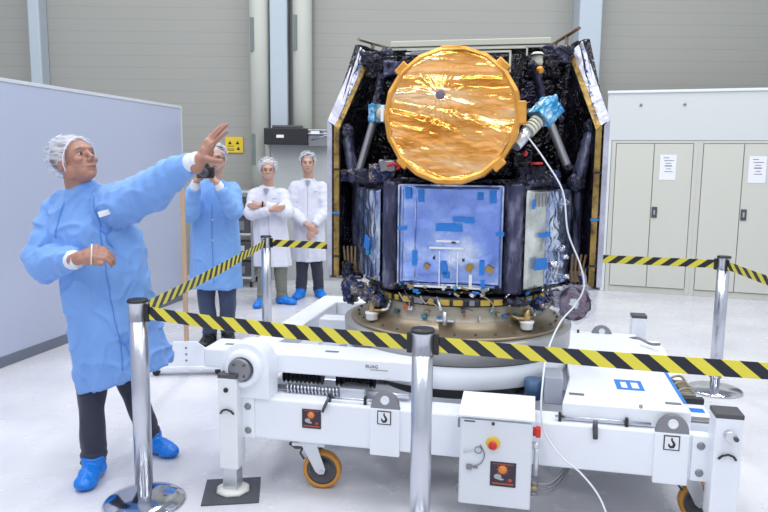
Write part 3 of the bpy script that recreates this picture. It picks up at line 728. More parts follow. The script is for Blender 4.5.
    patch_sign(dr2, 1.318, 0.232, 0.115, dv)
    bm = NB(); cyl(bm, (1.325, dv - 0.008, 0.524), (1.325, dv, 0.524), 0.007, seg=12); link_obj('door_lock', bm, black, dr2)
    bm = NB(); tube(bm, spline([(1.27, dv - 0.004, 0.42), (1.29, dv - 0.006, 0.38), (1.28, dv - 0.006, 0.34), (1.25, dv - 0.006, 0.32), (1.225, dv - 0.006, 0.32)], 6), 0.0028, 6)
    lathe(bm, (1.262, dv - 0.004, 0.395), [(0.014, 0.002), (0.017, 0.002), (0.017, -0.002), (0.014, -0.002)], 20, closed=True, M=Matrix.Rotation(PI / 2, 4, 'X')); link_obj('key_cord', bm, grey_metal, dr2)
    bm = NB(); box(bm, (1.21, dv - 0.012, 0.30), (1.235, dv, 0.325), 0.003); box(bm, (1.24, dv - 0.006, 0.306), (1.262, dv, 0.318), 0.002); link_obj('key_switch', bm, grey_metal, dr2)
    bm = NB()
    for k in range(5): tube(bm, [(1.198 + 0.011 * k, dv - 0.001, 0.372 + 0.003 * k), (1.202 + 0.011 * k, dv - 0.001, 0.398)], 0.0018, 6)
    link_obj('faint_lettering', bm, alu, dr2)
    bm = NB(); box(bm, (1.195, dv - 0.0012, 0.523), (1.245, dv, 0.530)); link_obj('type_label', bm, ink, dr2)
    for z in (0.17, 0.26, 0.48):
        bm = NB(); box(bm, (1.163, -0.11, z), (1.177, -0.08, z + 0.04), 0.003); link_obj('hinge', bm, grey_metal, cb)
    bm = NB(); cyl(bm, (1.50, -0.09, 0.485), (1.535, -0.09, 0.485), 0.02, seg=20); box(bm, (1.512, -0.115, 0.465), (1.534, -0.068, 0.505), 0.004); link_obj('red_plug', bm, MATS['stop_red'], cb)
    bm = NB(); cyl(bm, (1.52, -0.09, 0.28), (1.52, -0.09, 0.42), 0.012); cyl(bm, (1.50, -0.09, 0.42), (1.53, -0.09, 0.42), 0.016); link_obj('signal_tube', bm, alu, cb)
    for z in (0.185, 0.215, 0.235):
        bm = NB(); cyl(bm, (1.495, -0.08, z), (1.53, -0.08, z), 0.011, seg=14); link_obj('cable_gland', bm, brass if z == 0.215 else grey_metal, cb)
        bm = NB(); tube(bm, spline([(1.53, -0.08, z), (1.58, -0.06, z - 0.004), (1.64, 0.02, z + 0.02), (1.68, 0.1, z + 0.07)], 6), 0.006, 8); link_obj('supply_cable', bm, grey_metal, cb)
    bm = NB(); box(bm, (1.02, 0.2, 0.20), (1.06, 0.24, 0.26), 0.004); link_obj('teal_valve', bm, pale_blue_tape, t)
    bm = NB(); tube(bm, [(0.5, 0.5, 0.26), (1.15, 0.3, 0.22)], 0.009, 10); link_obj('brake_rod', bm, alu, t)
    return t
trolley()
for i, (u, v, rz, lab) in enumerate([(0.012, -0.03, 0.35, 'grey rubber mat under the jack leg at the left of the white trolley'),
                      (2.315, -0.03, 0.0, 'grey rubber mat under the right front jack leg, below the picture edge'),
                      (2.25, 1.93, 0.1, 'grey rubber mat under the right rear jack leg')]):
    p = TW(u, v, 0); m_ = thing('rubber_mat', lab, 'mat', (p.x, p.y, 0), TR + rz, 'rubber mats under the jack legs')
    bm = NB(); box(bm, (-0.14, -0.14, 0.0), (0.14, 0.14, 0.0085), 0.002); link_obj('mat_sheet', bm, rubber, m_)
# ================================================================== spacecraft (same local frame as the trolley)
mat('mli_bump', (0.5, 0.5, 0.5))
mli_black = crinkle_mat('black_foil', [(0.003, 0.003, 0.006), (0.007, 0.006, 0.013), (0.035, 0.032, 0.07)], 0.22, 0.3, 30, 1.0, 0.016, cscale=5, stops=[0.35, 0.55, 0.72])
mli_purple = crinkle_mat('purple_grey_foil', [(0.010, 0.010, 0.020), (0.028, 0.028, 0.055), (0.16, 0.165, 0.24)], 0.3, 0.45, 34, 0.8, 0.012, cscale=9, stops=[0.36, 0.55, 0.7])
mli_mess = crinkle_mat('mixed_foil', [(0.015, 0.02, 0.05), (0.03, 0.05, 0.16), (0.22, 0.17, 0.12), (0.45, 0.48, 0.55)], 0.3, 0.6, 30, 1.0, 0.02, cscale=14, stops=[0.38, 0.48, 0.56, 0.66])
mli_corner = crinkle_mat('blue_grey_foil', [(0.03, 0.03, 0.06), (0.065, 0.065, 0.125), (0.26, 0.27, 0.38)], 0.3, 0.5, 26, 0.6, 0.012, stretch=(1, 1, 0.35), cscale=10, stops=[0.36, 0.52, 0.68])  # palest ramp colour paints bright vertical glints onto the blue-grey foil
silver_reflected_blue = crinkle_mat('silver_foil_reflected_blue', [(0.20, 0.30, 0.76), (0.30, 0.43, 0.88), (0.72, 0.80, 0.98)], 0.2, 0.7, 6, 0.5, 0.03, cscale=3.6, stops=[0.38, 0.52, 0.66])  # silver film; reflected blue and white glare are painted into its colours
silver_side = crinkle_mat('silver_side_foil', [(0.12, 0.17, 0.36), (0.36, 0.44, 0.66), (0.80, 0.85, 0.92)], 0.2, 0.8, 16, 0.8, 0.02, cscale=7, stretch=(1, 1, 0.4), stops=[0.36, 0.5, 0.64])
silver_cream = crinkle_mat('silver_cream_foil', [(0.42, 0.44, 0.42), (0.62, 0.66, 0.62), (0.8, 0.83, 0.8)], 0.3, 0.5, 9, 0.4, 0.02, cscale=6)
silver = crinkle_mat('silver_foil', [(0.45, 0.47, 0.55), (0.75, 0.78, 0.85)], 0.2, 0.95, 30, 0.8, 0.02)
white_edge = crinkle_mat('white_edge_tape', [(0.38, 0.38, 0.46), (0.58, 0.58, 0.68)], 0.35, 0.3, 20, 0.4, 0.01)
gold_edge = crinkle_mat('gold_edge_tape', [(0.06, 0.04, 0.02), (0.34, 0.22, 0.06), (0.44, 0.29, 0.09)], 0.4, 0.5, 20, 0.6, 0.01, cscale=10)
gold_foil = crinkle_mat('gold_foil', [(0.62, 0.22, 0.03), (0.97, 0.45, 0.12), (1.0, 0.64, 0.33)], 0.22, 0.98, 12, 0.35, 0.010, stretch=(0.7, 1.0, 3.2), cscale=4, stops=[0.36, 0.5, 0.64])
gold_rim = crinkle_mat('gold_rim_foil', [(0.60, 0.27, 0.05), (0.85, 0.43, 0.09)], 0.4, 0.7, 12, 0.5, 0.01, cscale=8)
blue_crumple = crinkle_mat('blue_crumpled_tape', [(0.02, 0.16, 0.42), (0.08, 0.42, 0.75), (0.55, 0.75, 0.88)], 0.3, 0.4, 24, 0.9, 0.02, cscale=14)
beige_cone = mat('beige_cone', (0.38, 0.34, 0.27), 0.4, 0.35, var=0.2, vscale=9)
wht = mat('white_cup', (0.8, 0.8, 0.8), 0.3)
red = mat('red_cover', (0.55, 0.03, 0.04), 0.4)
clearp = mat('clear_bag', (0.62, 0.60, 0.78), 0.12, 0.0, bump=0.9, bscale=30, bdist=0.02, alpha=0.22)

SB = (1.045, 0.85, 0.79)
def spacecraft():
    t = thing('spacecraft', 'foil-wrapped spacecraft with a round gold cover, standing on the white trolley', 'satellite', TW(*SB), TR, base=SB)
    cx, cy = DC
    # ---- interface rings
    bm = NB(); lathe(bm, (cx, cy, 0), [(0.44, 0.789), (0.615, 0.789), (0.618, 0.80), (0.60, 0.806), (0.55, 0.82), (0.52, 0.845), (0.51, 0.86)], 96); ar = link_obj('lower_flange', bm, mat('bronze_ring', (0.30, 0.24, 0.165), 0.35, 0.6, var=0.25, vscale=10), t)
    bm = NB(); lathe(bm, (cx, cy, 0), [(0.51, 0.858), (0.500, 0.862), (0.495, 0.94), (0.50, 0.945)], 96); cn = link_obj('adapter_cone', bm, beige_cone, t)
    bm = NB(); lathe(bm, (cx, cy, 0), [(0.502, 0.943), (0.510, 0.948), (0.508, 0.986), (0.40, 0.99)], 96); bd = link_obj('clamp_band', bm, black, t)
    shoe_gold = mat('clamp_gold', (0.58, 0.40, 0.07), 0.4, 0.5)
    for k in range(46):
        a = 2 * PI * k / 46 + 0.05
        if math.sin(a) > 0.45: continue
        bm = NB(); w = 0.026 if k % 3 else 0.014
        M = Matrix.Translation((cx, cy, 0)) @ Matrix.Rotation(a, 4, 'Z')
        box(bm, (0.506, -w, 0.952), (0.518, w, 0.982), 0.003, M=M)
        link_obj('clamp_shoe', bm, shoe_gold if k % 4 else MATS['grey_metal'], bd)
    for k in range(34):
        a = 2 * PI * k / 34
        if math.sin(a) > 0.3: continue
        M = Matrix.Translation((cx, cy, 0)) @ Matrix.Rotation(a, 4, 'Z')
        bm = NB(); cyl(bm, M @ V((0.575, 0, 0.808)), M @ V((0.575, 0, 0.822)), 0.007, seg=8); link_obj('flange_bolt', bm, dark_metal, ar)
    # small fittings on the cone: taped patches, brackets
    rnd = random.Random(3)
    for k in range(30):
        a = math.radians(188 + k * 5.6 + rnd.uniform(-3, 3)); M = Matrix.Translation((cx, cy, 0)) @ Matrix.Rotation(a, 4, 'Z')
        z = rnd.uniform(0.865, 0.915); w = rnd.uniform(0.004, 0.018); h = rnd.uniform(0.008, 0.026)
        bm = NB(); box(bm, (0.495, -w, z), (0.507 + rnd.uniform(0, 0.02), w, z + h), 0.003, M=M)
        link_obj('cone_fitting', bm, [blue_tape, MATS['teal_tape'], MATS['dark_metal'], MATS['label_rust'], alu, MATS['teal_tape'], MATS['khaki_metal']][k % 7], cn)
    # hoisting cups with brackets
    for a in (222, 270, 316):
        M = Matrix.Translation((cx, cy, 0)) @ Matrix.Rotation(math.radians(a), 4, 'Z')
        big = a != 270
        bm = NB()
        if big: tube(bm, [M @ V((0.50, -0.07, 0.90)), M @ V((0.555, -0.05, 0.885)), M @ V((0.565, 0, 0.88)), M @ V((0.555, 0.05, 0.885)), M @ V((0.50, 0.07, 0.90))], 0.008, 8)
        cyl(bm, M @ V((0.565, 0, 0.86)), M @ V((0.565, 0, 0.93)), 0.018 if big else 0.01)
        tube(bm, [M @ V((0.55, -0.02, 0.93)), M @ V((0.50, -0.05, 0.99))], 0.007, 8)
        box(bm, (0.49, -0.045, 0.872), (0.55, 0.045, 0.885), 0.003, M=M)
        br = link_obj('hoist_bracket', bm, MATS['brass'] if big else alu, t)
        if big:
            bm = NB(); lathe(bm, M @ V((0.567, 0, 0)), [(0, 0.825), (0.028, 0.825), (0.032, 0.83), (0.033, 0.855), (0.038, 0.86), (0.038, 0.87), (0, 0.87)], 28); link_obj('white_cup', bm, wht, br)
        if not big: continue
        bm = NB(); tube(bm, spline([M @ V((0.50, 0.08, 0.94)), M @ V((0.52, 0.09, 0.90)), M @ V((0.55, 0.075, 0.89))], 5), 0.006, 8); link_obj('white_hook', bm, wht, br)
    # ---- hexagonal bus
    hexp = [(0.71, 0.43), (1.40, 0.43), (1.70, 0.85), (1.42, 1.2), (0.70, 1.2), (0.44, 0.85)]
    bm = NB()
    n = 6
    for i in range(n):
        a = V((*hexp[i], 0)); b_ = V((*hexp[(i + 1) % n], 0)); L = (b_ - a).length
        grid(bm, lambda u, v: a.lerp(b_, u) + V((0, 0, 1.005 + 0.565 * v)), max(2, int(L / 0.022)), 27)
    for z in (1.005, 1.57):
        c = V((cx, 0.82, z))
        for i in range(n):
            a = V((*hexp[i], z)); b_ = V((*hexp[(i + 1) % n], z)); L = (b_ - a).length
            grid(bm, lambda u, v: a.lerp(b_, u).lerp(c, v), max(2, int(L / 0.022)), 14)
    bmesh.ops.remove_doubles(bm, verts=bm.verts, dist=0.0008); bmesh.ops.recalc_face_normals(bm, faces=bm.faces)
    crumple(bm, 0.010, 15)
    link_obj('bus_body', bm, mli_purple, t, smooth=True)
    # skirt of tucked foil under the bus
    bm = NB(); lathe(bm, (cx, cy, 0), [(0.44, 1.0), (0.485, 1.002), (0.495, 1.01), (0.49, 1.025), (0.45, 1.027)], 90); bmesh.ops.subdivide_edges(bm, edges=bm.edges, cuts=1); crumple(bm, 0.014, 20, 3)
    link_obj('lower_foil_skirt', bm, mli_black, t, smooth=True)
    # ---- panels
    def panel(name, p0, p1, z0, z1, m, off=0.012, amp=0.004, sc=8, seed=1.0, round_=True):
        a = V((*p0, 0)); b_ = V((*p1, 0)); L = (b_ - a).length; x = (b_ - a) / L; nn = V((x.y, -x.x, 0))
        bm = NB()
        nu = max(6, int(L / 0.008)); nv = int((z1 - z0) / 0.008)
        def f(u, v):
            e = min(u, 1 - u, v * (z1 - z0) / L, (1 - v) * (z1 - z0) / L) * L
            p = a + x * (u * L) + V((0, 0, z0 + (z1 - z0) * v))
            d, _ = noise.voronoi((p + V((seed, seed, seed))) * sc + noise.noise_vector(p * sc * 0.5) * 0.5)
            q = off + amp * ((d[1] - d[0]) * 1.5 + noise.noise(p * sc * 1.5)) * min(1, e / 0.02)
            if e < 0.008: q = off - 0.016
            return p + nn * q
        grid(bm, f, nu, nv)
        o = link_obj(name, bm, m, t, smooth=True, recalc=False)
        return o, a, x, nn
    fp, a, x, nn = panel('front_radiator', (0.785, 0.415), (1.31, 0.415), 1.055, 1.56, silver_reflected_blue, 0.030, 0.006, 4.5, 2)
    def on(par, a, x, nn, name, s0, s1, z0, z1, m, d=0.034, th=0.003, rot=0.0):
        bm = NB(); M = Matrix(((x.x, -nn.x, 0, a.x), (x.y, -nn.y, 0, a.y), (0, 0, 1, 0), (0, 0, 0, 1)))
        cc = Matrix.Translation(((s0 + s1) / 2, 0, (z0 + z1) / 2)); ww = (s1 - s0) / 2; hh = (z1 - z0) / 2
        box(bm, (-ww, -d - th, -hh), (ww, -d, hh), 0.0, M=M @ cc @ Matrix.Rotation(rot, 4, 'Y')); link_obj(name, bm, m, par)
    # px helpers for the front panel: s = along, z = height
    def fpt(name, px0, px1, py0, py1, m, **k):
        S = lambda px: (px - 399) / 113.5 * 0.59; Z = lambda py: 1.56 - (py - 187) / 109.0 * 0.555
        on(fp, a, x, nn, name, S(px0), S(px1), Z(py1), Z(py0), m, **k)
    for q in [(418, 424, 190, 203), (405, 411, 188, 200), (476, 482, 192, 200), (488, 494, 190, 203), (436, 462, 224, 232), (453, 464, 217, 222), (464, 474, 217, 223), (413, 418, 252, 268), (442, 448, 263, 276), (480, 485, 261, 275), (398, 407, 228, 232), (482, 486, 280, 296), (495, 503, 231, 235), (444, 450, 273, 280)]:
        fpt('blue_tape', *q, blue_tape, d=0.040, rot=random.uniform(-0.1, 0.1))
    for q in [(425, 431, 266, 271), (467, 474, 264, 272), (486, 494, 266, 272)]: fpt('gold_tape', *q, MATS['gold_edge_tape'], d=0.040, rot=0.5)
    for q in [(430, 464, 248, 250), (437, 460, 241, 243), (440, 441, 252, 288), (458, 459, 252, 288), (450, 451, 255, 262), (412, 490, 288, 290), (470, 473, 275, 288), (415, 416, 200, 280), (402, 403, 190, 285)]:
        fpt('white_seam', *q, MATS['white_cup'] if q[3] - q[2] < 60 else silver_side, d=0.038)
    for q in [(434, 436, 258, 261), (463, 465, 259, 262), (452, 456, 242, 244)]: fpt('black_sensor', *q, black, d=0.042)
    for (s0, s1, z0, z1) in ((-0.008, 0.0, 1.05, 1.565), (0.525, 0.533, 1.05, 1.565), (0.0, 0.525, 1.56, 1.568), (0.03, 0.50, 1.045, 1.056)):
        on(fp, a, x, nn, 'panel_frame', s0, s1, z0, z1, silver_side, d=0.026, th=0.008)
    lp, a2, x2, n2 = panel('left_radiator', (0.475, 0.80), (0.672, 0.50), 1.03, 1.535, silver_side, 0.03, 0.010, 7, 5)
    on(lp, a2, x2, n2, 'blue_tape', 0.22, 0.29, 1.20, 1.27, blue_tape, d=0.048, th=0.008, rot=0.3)
    on(lp, a2, x2, n2, 'teal_tape', 0.24, 0.28, 1.17, 1.20, MATS['teal_tape'], d=0.048, th=0.006)
    rp, a3, x3, n3 = panel('right_radiator', (1.42, 0.47), (1.515, 0.605), 1.03, 1.545, silver_cream, 0.026, 0.006, 7, 9)
    rq, a4, x4, n4 = panel('right_foil_panel', (1.515, 0.605), (1.645, 0.79), 1.03, 1.545, silver_side, 0.030, 0.012, 14, 11)
    for (s0, s1, z0, z1) in ((0.04, 0.15, 1.13, 1.19), (0.07, 0.17, 1.30, 1.325), (0.0, 0.02, 1.45, 1.50)):
        on(rp, a3, x3, n3, 'blue_tape', s0, s1, z0, z1, blue_tape, d=0.046)
    for k in range(5): on(rp, a3, x3, n3, 'grille_bar', 0.03 + 0.03 * k, 0.038 + 0.03 * k, 1.46, 1.53, MATS['grey_metal'], d=0.042)
    for k in range(5):
        p = a4 + x4 * random.uniform(0.03, 0.17) + n4 * 0.05 + V((0, 0, random.uniform(1.05, 1.5)))
        bm = NB(); ell(bm, p, (0.025, 0.025, 0.02), seg=12, rings=8); crumple(bm, 0.008, 40, k); link_obj('foil_fold', bm, silver, rq, smooth=True)
    # corner foil columns
    for (u, v, r) in ((0.735, 0.455, 0.052), (1.365, 0.455, 0.052), (1.70, 0.85, 0.035), (0.445, 0.86, 0.04)):
        bm = NB(); tube(bm, [(u, v, 1.01 + 0.57 * k / 24) for k in range(25)], r, 24); crumple(bm, 0.006, 26, u); link_obj('corner_foil', bm, mli_corner, t, smooth=True)
    # ---- sunshield: back panel and two wings
    bm = NB(); box(bm, (0.47, 1.25, 1.02), (1.67, 1.28, 2.375), 0.004); bp = link_obj('shield_back_panel', bm, mli_black, t)
    bm = NB(); grid(bm, lambda u, v: V((0.48 + 1.18 * u, 1.235, 1.03 + 1.33 * v)), 60, 66)
    for f in bm.faces: f.normal_update()
    crumple(bm, 0.02, 7, 4); link_obj('back_foil', bm, mli_black, bp, smooth=True, recalc=False)
    for sgn, nm in ((0, 'shield_wing'), (1, 'shield_wing')):
        X = (lambda u: u) if not sgn else (lambda u: 2.14 - u)
        F = V((X(0.345), 0.715, 0)); B = V((X(0.47) - (0.035 if sgn else 0), 1.25, 0))
        prof = [(0, 1.01), (0, 1.90), (0.55, 2.375), (1, 2.375), (1, 1.01)]
        P = [F.lerp(B, s) + V((0, 0, z)) for s, z in prof]
        out = V((-1 if not sgn else 1, 0, 0))
        bm = NB(); prism(bm, P, out * 0.03); wg = link_obj(nm, bm, mli_black, t)
        def topz(s): return 1.90 + (2.375 - 1.90) * min(1, s / 0.55)
        bm = NB(); grid(bm, lambda u, v: F.lerp(B, u) + V((0, 0, 1.015 + (topz(u) - 1.02) * v)) - out * 0.02, 30, 66); bm.normal_update(); crumple(bm, 0.016, 8, sgn * 5)
        link_obj('wing_foil', bm, mli_black, wg, smooth=True, recalc=False)
        # edge strips facing forwards: white outside, gold inside
        def strip(name, poly, m):
            poly = [(p[0] + (0.03 if sgn and p[2] > 2.2 else 0.0), p[1], p[2]) for p in poly]
            bm = NB(); prism(bm, [V((X(p[0]), p[1], p[2])) for p in poly], (0, 0.025, 0)); bmesh.ops.subdivide_edges(bm, edges=bm.edges, cuts=2, use_grid_fill=True); link_obj(name, bm, m, wg)
        strip('white_edge', [(0.300, 0.70, 1.02), (0.328, 0.70, 1.02), (0.328, 0.70, 1.885), (0.300, 0.70, 1.91)], white_edge)
        strip('gold_edge', [(0.340, 0.698, 1.02), (0.370, 0.698, 1.02), (0.370, 0.698, 1.86), (0.340, 0.698, 1.885)], gold_edge)
        strip('white_edge', [(0.302, 0.70, 1.91), (0.348, 0.70, 1.880), (0.465, 1.01, 2.315), (0.412, 1.01, 2.365)], white_edge)
        strip('gold_edge', [(0.345, 0.696, 1.880), (0.370, 0.696, 1.86), (0.495, 1.005, 2.325), (0.473, 1.005, 2.335)], gold_edge)
        for k, z in enumerate((1.13, 1.38, 1.63)):
            bm = NB(); box(bm, (min(X(0.333), X(0.376)), 0.692, z), (max(X(0.333), X(0.376)), 0.697, z + 0.012), 0.001); link_obj('edge_tape', bm, blue_tape if k % 2 else MATS['black_plastic'], wg)
        for k in range(7):
            s = (k + 0.5) / 7; p = V((X(0.37 + 0.075 * s), 0.695 + 0.31 * s, 1.905 + 0.44 * s))
            bm = NB(); ell(bm, p, (0.006, 0.006, 0.006), seg=8, rings=6); link_obj('edge_rivet', bm, MATS['blue_tape'], wg)
        # lifting handles on top
        if not sgn: A_, B_ = V((0.40, 1.03, 2.41)), V((0.52, 1.40, 2.41))
        else: A_, B_ = V((1.67, 0.90, 2.415)), V((1.535, 1.45, 2.415))
        bm = NB(); tube(bm, [A_, B_], 0.012, 10, flat=0.8); h = link_obj('lifting_handle', bm, MATS['khaki_metal'] if not sgn else mat('brown_bar', (0.20, 0.11, 0.07), 0.45), wg)
        for s in (0.42, 0.88) if not sgn else (0.4, 0.8):
            p = A_.lerp(B_, s); bm = NB(); box(bm, (p.x - 0.010, p.y - 0.012, 2.30), (p.x + 0.010, p.y + 0.012, 2.41), 0.002); link_obj('handle_post', bm, MATS['khaki_metal'], h)
    cream = mat('cream_rail', (0.62, 0.62, 0.52), 0.4)
    bm = NB(); box(bm, (0.56, 1.20, 2.385), (1.53, 1.24, 2.422), 0.004); link_obj('top_rail', bm, cream, t)
    # ---- top deck and telescope
    bm = NB(); dense_box(bm, (0.60, 0.50, 1.565), (1.56, 1.15, 1.60), 0.025); crumple(bm, 0.012, 16, 2); link_obj('top_deck_foil', bm, mli_purple, t, smooth=True)
    bm = NB(); tube(bm, [(1.06, 0.34 + 0.05 * k, 1.90) for k in range(15)], 0.30, 64); crumple(bm, 0.012, 12, 6); link_obj('telescope_tube', bm, mli_black, t, smooth=True)
    bm = NB(); dense_box(bm, (0.76, 0.55, 1.60), (1.37, 0.95, 2.235), 0.03); crumple(bm, 0.016, 10, 8); tbx = link_obj('telescope_box', bm, mli_black, t, smooth=True)
    for (lo, hi) in (((0.70, 1.0, 2.330), (1.40, 1.01, 2.342)), ((1.39, 1.0, 2.16), (1.40, 1.01, 2.342)), ((1.315, 0.52, 2.14), (1.325, 0.54, 2.245)), ((0.78, 0.52, 2.238), (1.325, 0.54, 2.248))):
        bm = NB(); box(bm, lo, hi, 0.001); link_obj('white_frame_edge', bm, cream, tbx)
    for k in range(3):
        bm = NB(); box(bm, (0.86 - 0.02 * k, 0.44, 2.16 + 0.03 * k), (0.97 - 0.02 * k, 0.5, 2.18 + 0.03 * k), 0.004); link_obj('cable_connector', bm, [alu, MATS['dark_metal'], MATS['grey_metal']][k], tbx)
    # gold cover
    R = 0.324; yc = 0.285; zc = 1.909; xc = 1.056
    tilt = Matrix.Translation((xc, yc, zc)) @ Matrix.Rotation(math.radians(-5), 4, 'X') @ Matrix.Rotation(math.radians(0), 4, 'Z')
    N = 18
    def polyr(a, r):
        s = 2 * PI / N; aa = (a % s) - s / 2
        return r * math.cos(s / 2) / math.cos(aa) * (1.0 + 0.004 * math.sin(a * 3))
    bm = NB(); nr = 70; na = 216
    hx, hz = -0.055, 0.095
    def relief(x, z):
        dx = x - hx; dz = z - hz
        r = math.hypot(dx, dz); p = V((x, 0, z))
        ang = 0.10 - 0.25 * z / 0.3       # creases sweep left to right, dipping towards the right
        s = x * math.sin(0.20 + ang) + z * math.cos(0.20 + ang) if z < 0.1 else x * math.sin(0.05) + z
        w1 = noise.noise(V((x * 2.2, 0.3, s * 10))); w2 = noise.noise(V((x * 3.4, 4.0, s * 22)))
        w3 = noise.noise(V((x * 10, 7.0, s * 42)))
        a = math.atan2(dz, dx)
        fan = noise.noise(V((math.cos(a) * 6, math.sin(a) * 6, 3 + r * 2))) * math.exp(-r / 0.14)
        h = 0.034 * w1 + 0.016 * w2 + 0.0022 * w3 + 0.010 * fan
        edge = min(1, max(0, (R - math.hypot(x, z)) / 0.03))
        return h * edge * (1 - math.exp(-(r / 0.035) ** 2))
    rings = []
    for j in range(nr + 1):
        ring = []
        for i in range(na):
            a = 2 * PI * i / na; r = polyr(a, (R - 0.012) * (j / nr)) if j else 0
            x_, z_ = r * math.cos(a), r * math.sin(a)
            ring.append((x_, z_))
        rings.append(ring)
    c0 = bm.verts.new(tilt @ V((0, -0.012 - relief(0, 0), 0)))
    vr = [[bm.verts.new(tilt @ V((p[0], -0.012 - 0.010 * (1 - (j / nr) ** 2) - relief(*p), p[1]))) for p in rings[j]] for j in range(1, nr + 1)]
    for i in range(na):
        bm.faces.new((c0, vr[0][i], vr[0][(i + 1) % na]))
        for j in range(nr - 1): bm.faces.new((vr[j][i], vr[j + 1][i], vr[j + 1][(i + 1) % na], vr[j][(i + 1) % na]))
    gc = link_obj('gold_cover', bm, gold_foil, t, smooth=True)
    bm = NB()
    sec = []
    for i in range(N * 4):
        a = 2 * PI * i / (N * 4)
        sec.append([(polyr(a, R - 0.016), -0.014), (polyr(a, R - 0.004), -0.022), (polyr(a, R + 0.012), -0.014), (polyr(a, R + 0.016), 0.02), (polyr(a, R - 0.005), 0.05)])
    vv = [[bm.verts.new(tilt @ V((r * math.cos(2 * PI * i / (N * 4)), y, r * math.sin(2 * PI * i / (N * 4))))) for r, y in sec[i]] for i in range(N * 4)]
    for i in range(N * 4):
        for k in range(4):
            f = bm.faces.new((vv[i][k], vv[(i + 1) % (N * 4)][k], vv[(i + 1) % (N * 4)][k + 1], vv[i][k + 1])); f.smooth = False
    link_obj('cover_rim', bm, gold_rim, gc)
    for (deg, w, l) in ((2, 0.055, 0.035), (45, 0.035, 0.035), (138, 0.035, 0.035), (92, 0.05, 0.012), (225, 0.03, 0.025), (315, 0.035, 0.03), (265, 0.05, 0.012)):
        M = tilt @ Matrix.Rotation(-math.radians(deg), 4, 'Y')
        bm = NB(); box(bm, (R - 0.01, -0.018, -w), (R + l, 0.03, w), 0.006, M=M); link_obj('rim_tab', bm, gold_rim, gc)
    bm = NB(); lathe(bm, tilt @ V((hx, -0.0235, hz)), [(0, 0.004), (0.020, 0.004), (0.024, 0.0)], 24, M=Matrix.Rotation(PI / 2, 4, 'X')); link_obj('vent_hole', bm, mat('vent_grey', (0.16, 0.13, 0.17), 0.6), gc)
    bm = NB(); box(bm, (xc - R - 0.028, yc - 0.012, zc - 0.03), (xc - R - 0.012, yc + 0.0, zc + 0.05), 0.002); link_obj('white_side_label', bm, MATS['white_cup'], gc)
    # ---- star trackers
    def tracker(p0, p1, sc=1.0):
        p0 = V(p0); p1 = V(p1); d = (p1 - p0); L = d.length; d = d / L
        bm = NB(); tube(bm, [p0, p0 + d * L * 0.4], 0.042 * sc, 28); tr = link_obj('star_tracker', bm, alu, t)
        bm = NB()
        for k in range(4): tube(bm, [p0 + d * (L * (0.36 + 0.07 * k)), p0 + d * (L * (0.41 + 0.07 * k))], 0.048 * sc, 20)
        link_obj('cream_collar', bm, MATS['cream_rail'], tr)
        bm = NB()
        x_, y_, _ = frame_to(d); M = Matrix(((x_.x, y_.x, d.x, 0), (x_.y, y_.y, d.y, 0), (x_.z, y_.z, d.z, 0), (0, 0, 0, 1)))
        c = p0 + d * L * 0.85; b2 = NB(); dense_box(b2, (-0.070 * sc, -0.070 * sc, -L * 0.20), (0.070 * sc, 0.070 * sc, L * 0.22), 0.010)
        bmesh.ops.remove_doubles(b2, verts=b2.verts, dist=1e-4); bmesh.ops.recalc_face_normals(b2, faces=b2.faces); crumple(b2, 0.013, 24, sc * 3)
        bmesh.ops.transform(b2, matrix=Matrix.Translation(c) @ M, verts=b2.verts); merge(bm, b2)
        link_obj('blue_wrap', bm, blue_crumple, tr, smooth=True)
    tracker((1.365, 0.33, 1.765), (1.53, 0.49, 1.965), 0.74)
    tracker((0.70, 0.55, 1.94), (0.595, 0.66, 1.945), 0.72)
    # ---- struts
    def strut(p0, p1, r, m, amp=0.0, ends=True):
        p0 = V(p0); p1 = V(p1); n_ = 22
        bm = NB(); tube(bm, [p0.lerp(p1, k / n_) for k in range(n_ + 1)], r, 18)
        if amp: crumple(bm, amp, 30, r * 90)
        o = link_obj('strut', bm, m, t, smooth=True)
        if ends:
            for p in (p0, p1):
                bm = NB(); ell(bm, p, (r * 1.4,) * 3, seg=14, rings=10); crumple(bm, 0.008, 40, p.x); link_obj('strut_joint', bm, mli_purple, o, smooth=True)
    strut((1.44, 0.74, 2.20), (1.50, 0.76, 1.98), 0.026, mli_corner, 0.010)
    strut((1.50, 0.8, 1.98), (1.64, 0.80, 1.66), 0.024, mat('grey_strut', (0.42, 0.42, 0.45), 0.3, 0.6), 0.0)
    strut((1.765, 0.82, 1.88), (1.69, 0.78, 1.58), 0.040, mli_corner, 0.010)
    strut((0.55, 0.80, 1.92), (0.465, 0.78, 1.62), 0.022, MATS['grey_strut'])
    strut((0.385, 0.80, 1.85), (0.435, 0.78, 1.60), 0.036, mli_corner, 0.010)
    strut((0.60, 0.9, 2.30), (0.56, 0.8, 1.98), 0.030, mli_purple, 0.012)
    strut((1.62, 0.95, 2.30), (1.58, 0.9, 1.6), 0.028, mli_black, 0.012)
    # ---- instruments around the top deck
    rnd = random.Random(11)
    for k, (u, v, z, s, m) in enumerate([(0.66, 0.55, 1.62, 0.07, mli_mess), (0.56, 0.62, 1.60, 0.06, mli_purple), (1.45, 0.56, 1.62, 0.07, mli_purple), (1.54, 0.65, 1.60, 0.06, mli_mess),
                                         (0.70, 0.52, 1.66, 0.045, MATS['grey_metal']), (1.40, 0.52, 1.70, 0.05, mli_black), (1.48, 0.85, 2.2, 0.09, mli_black), (1.55, 0.9, 2.27, 0.07, mli_purple), (0.58, 0.9, 2.22, 0.09, mli_black), (0.50, 0.95, 2.28, 0.06, mli_purple), (0.67, 0.8, 2.2, 0.06, mli_corner),
                                         (0.40, 0.78, 1.60, 0.05, mli_mess), (0.395, 0.85, 1.12, 0.06, mli_mess), (1.75, 0.9, 1.60, 0.06, mli_purple)]):
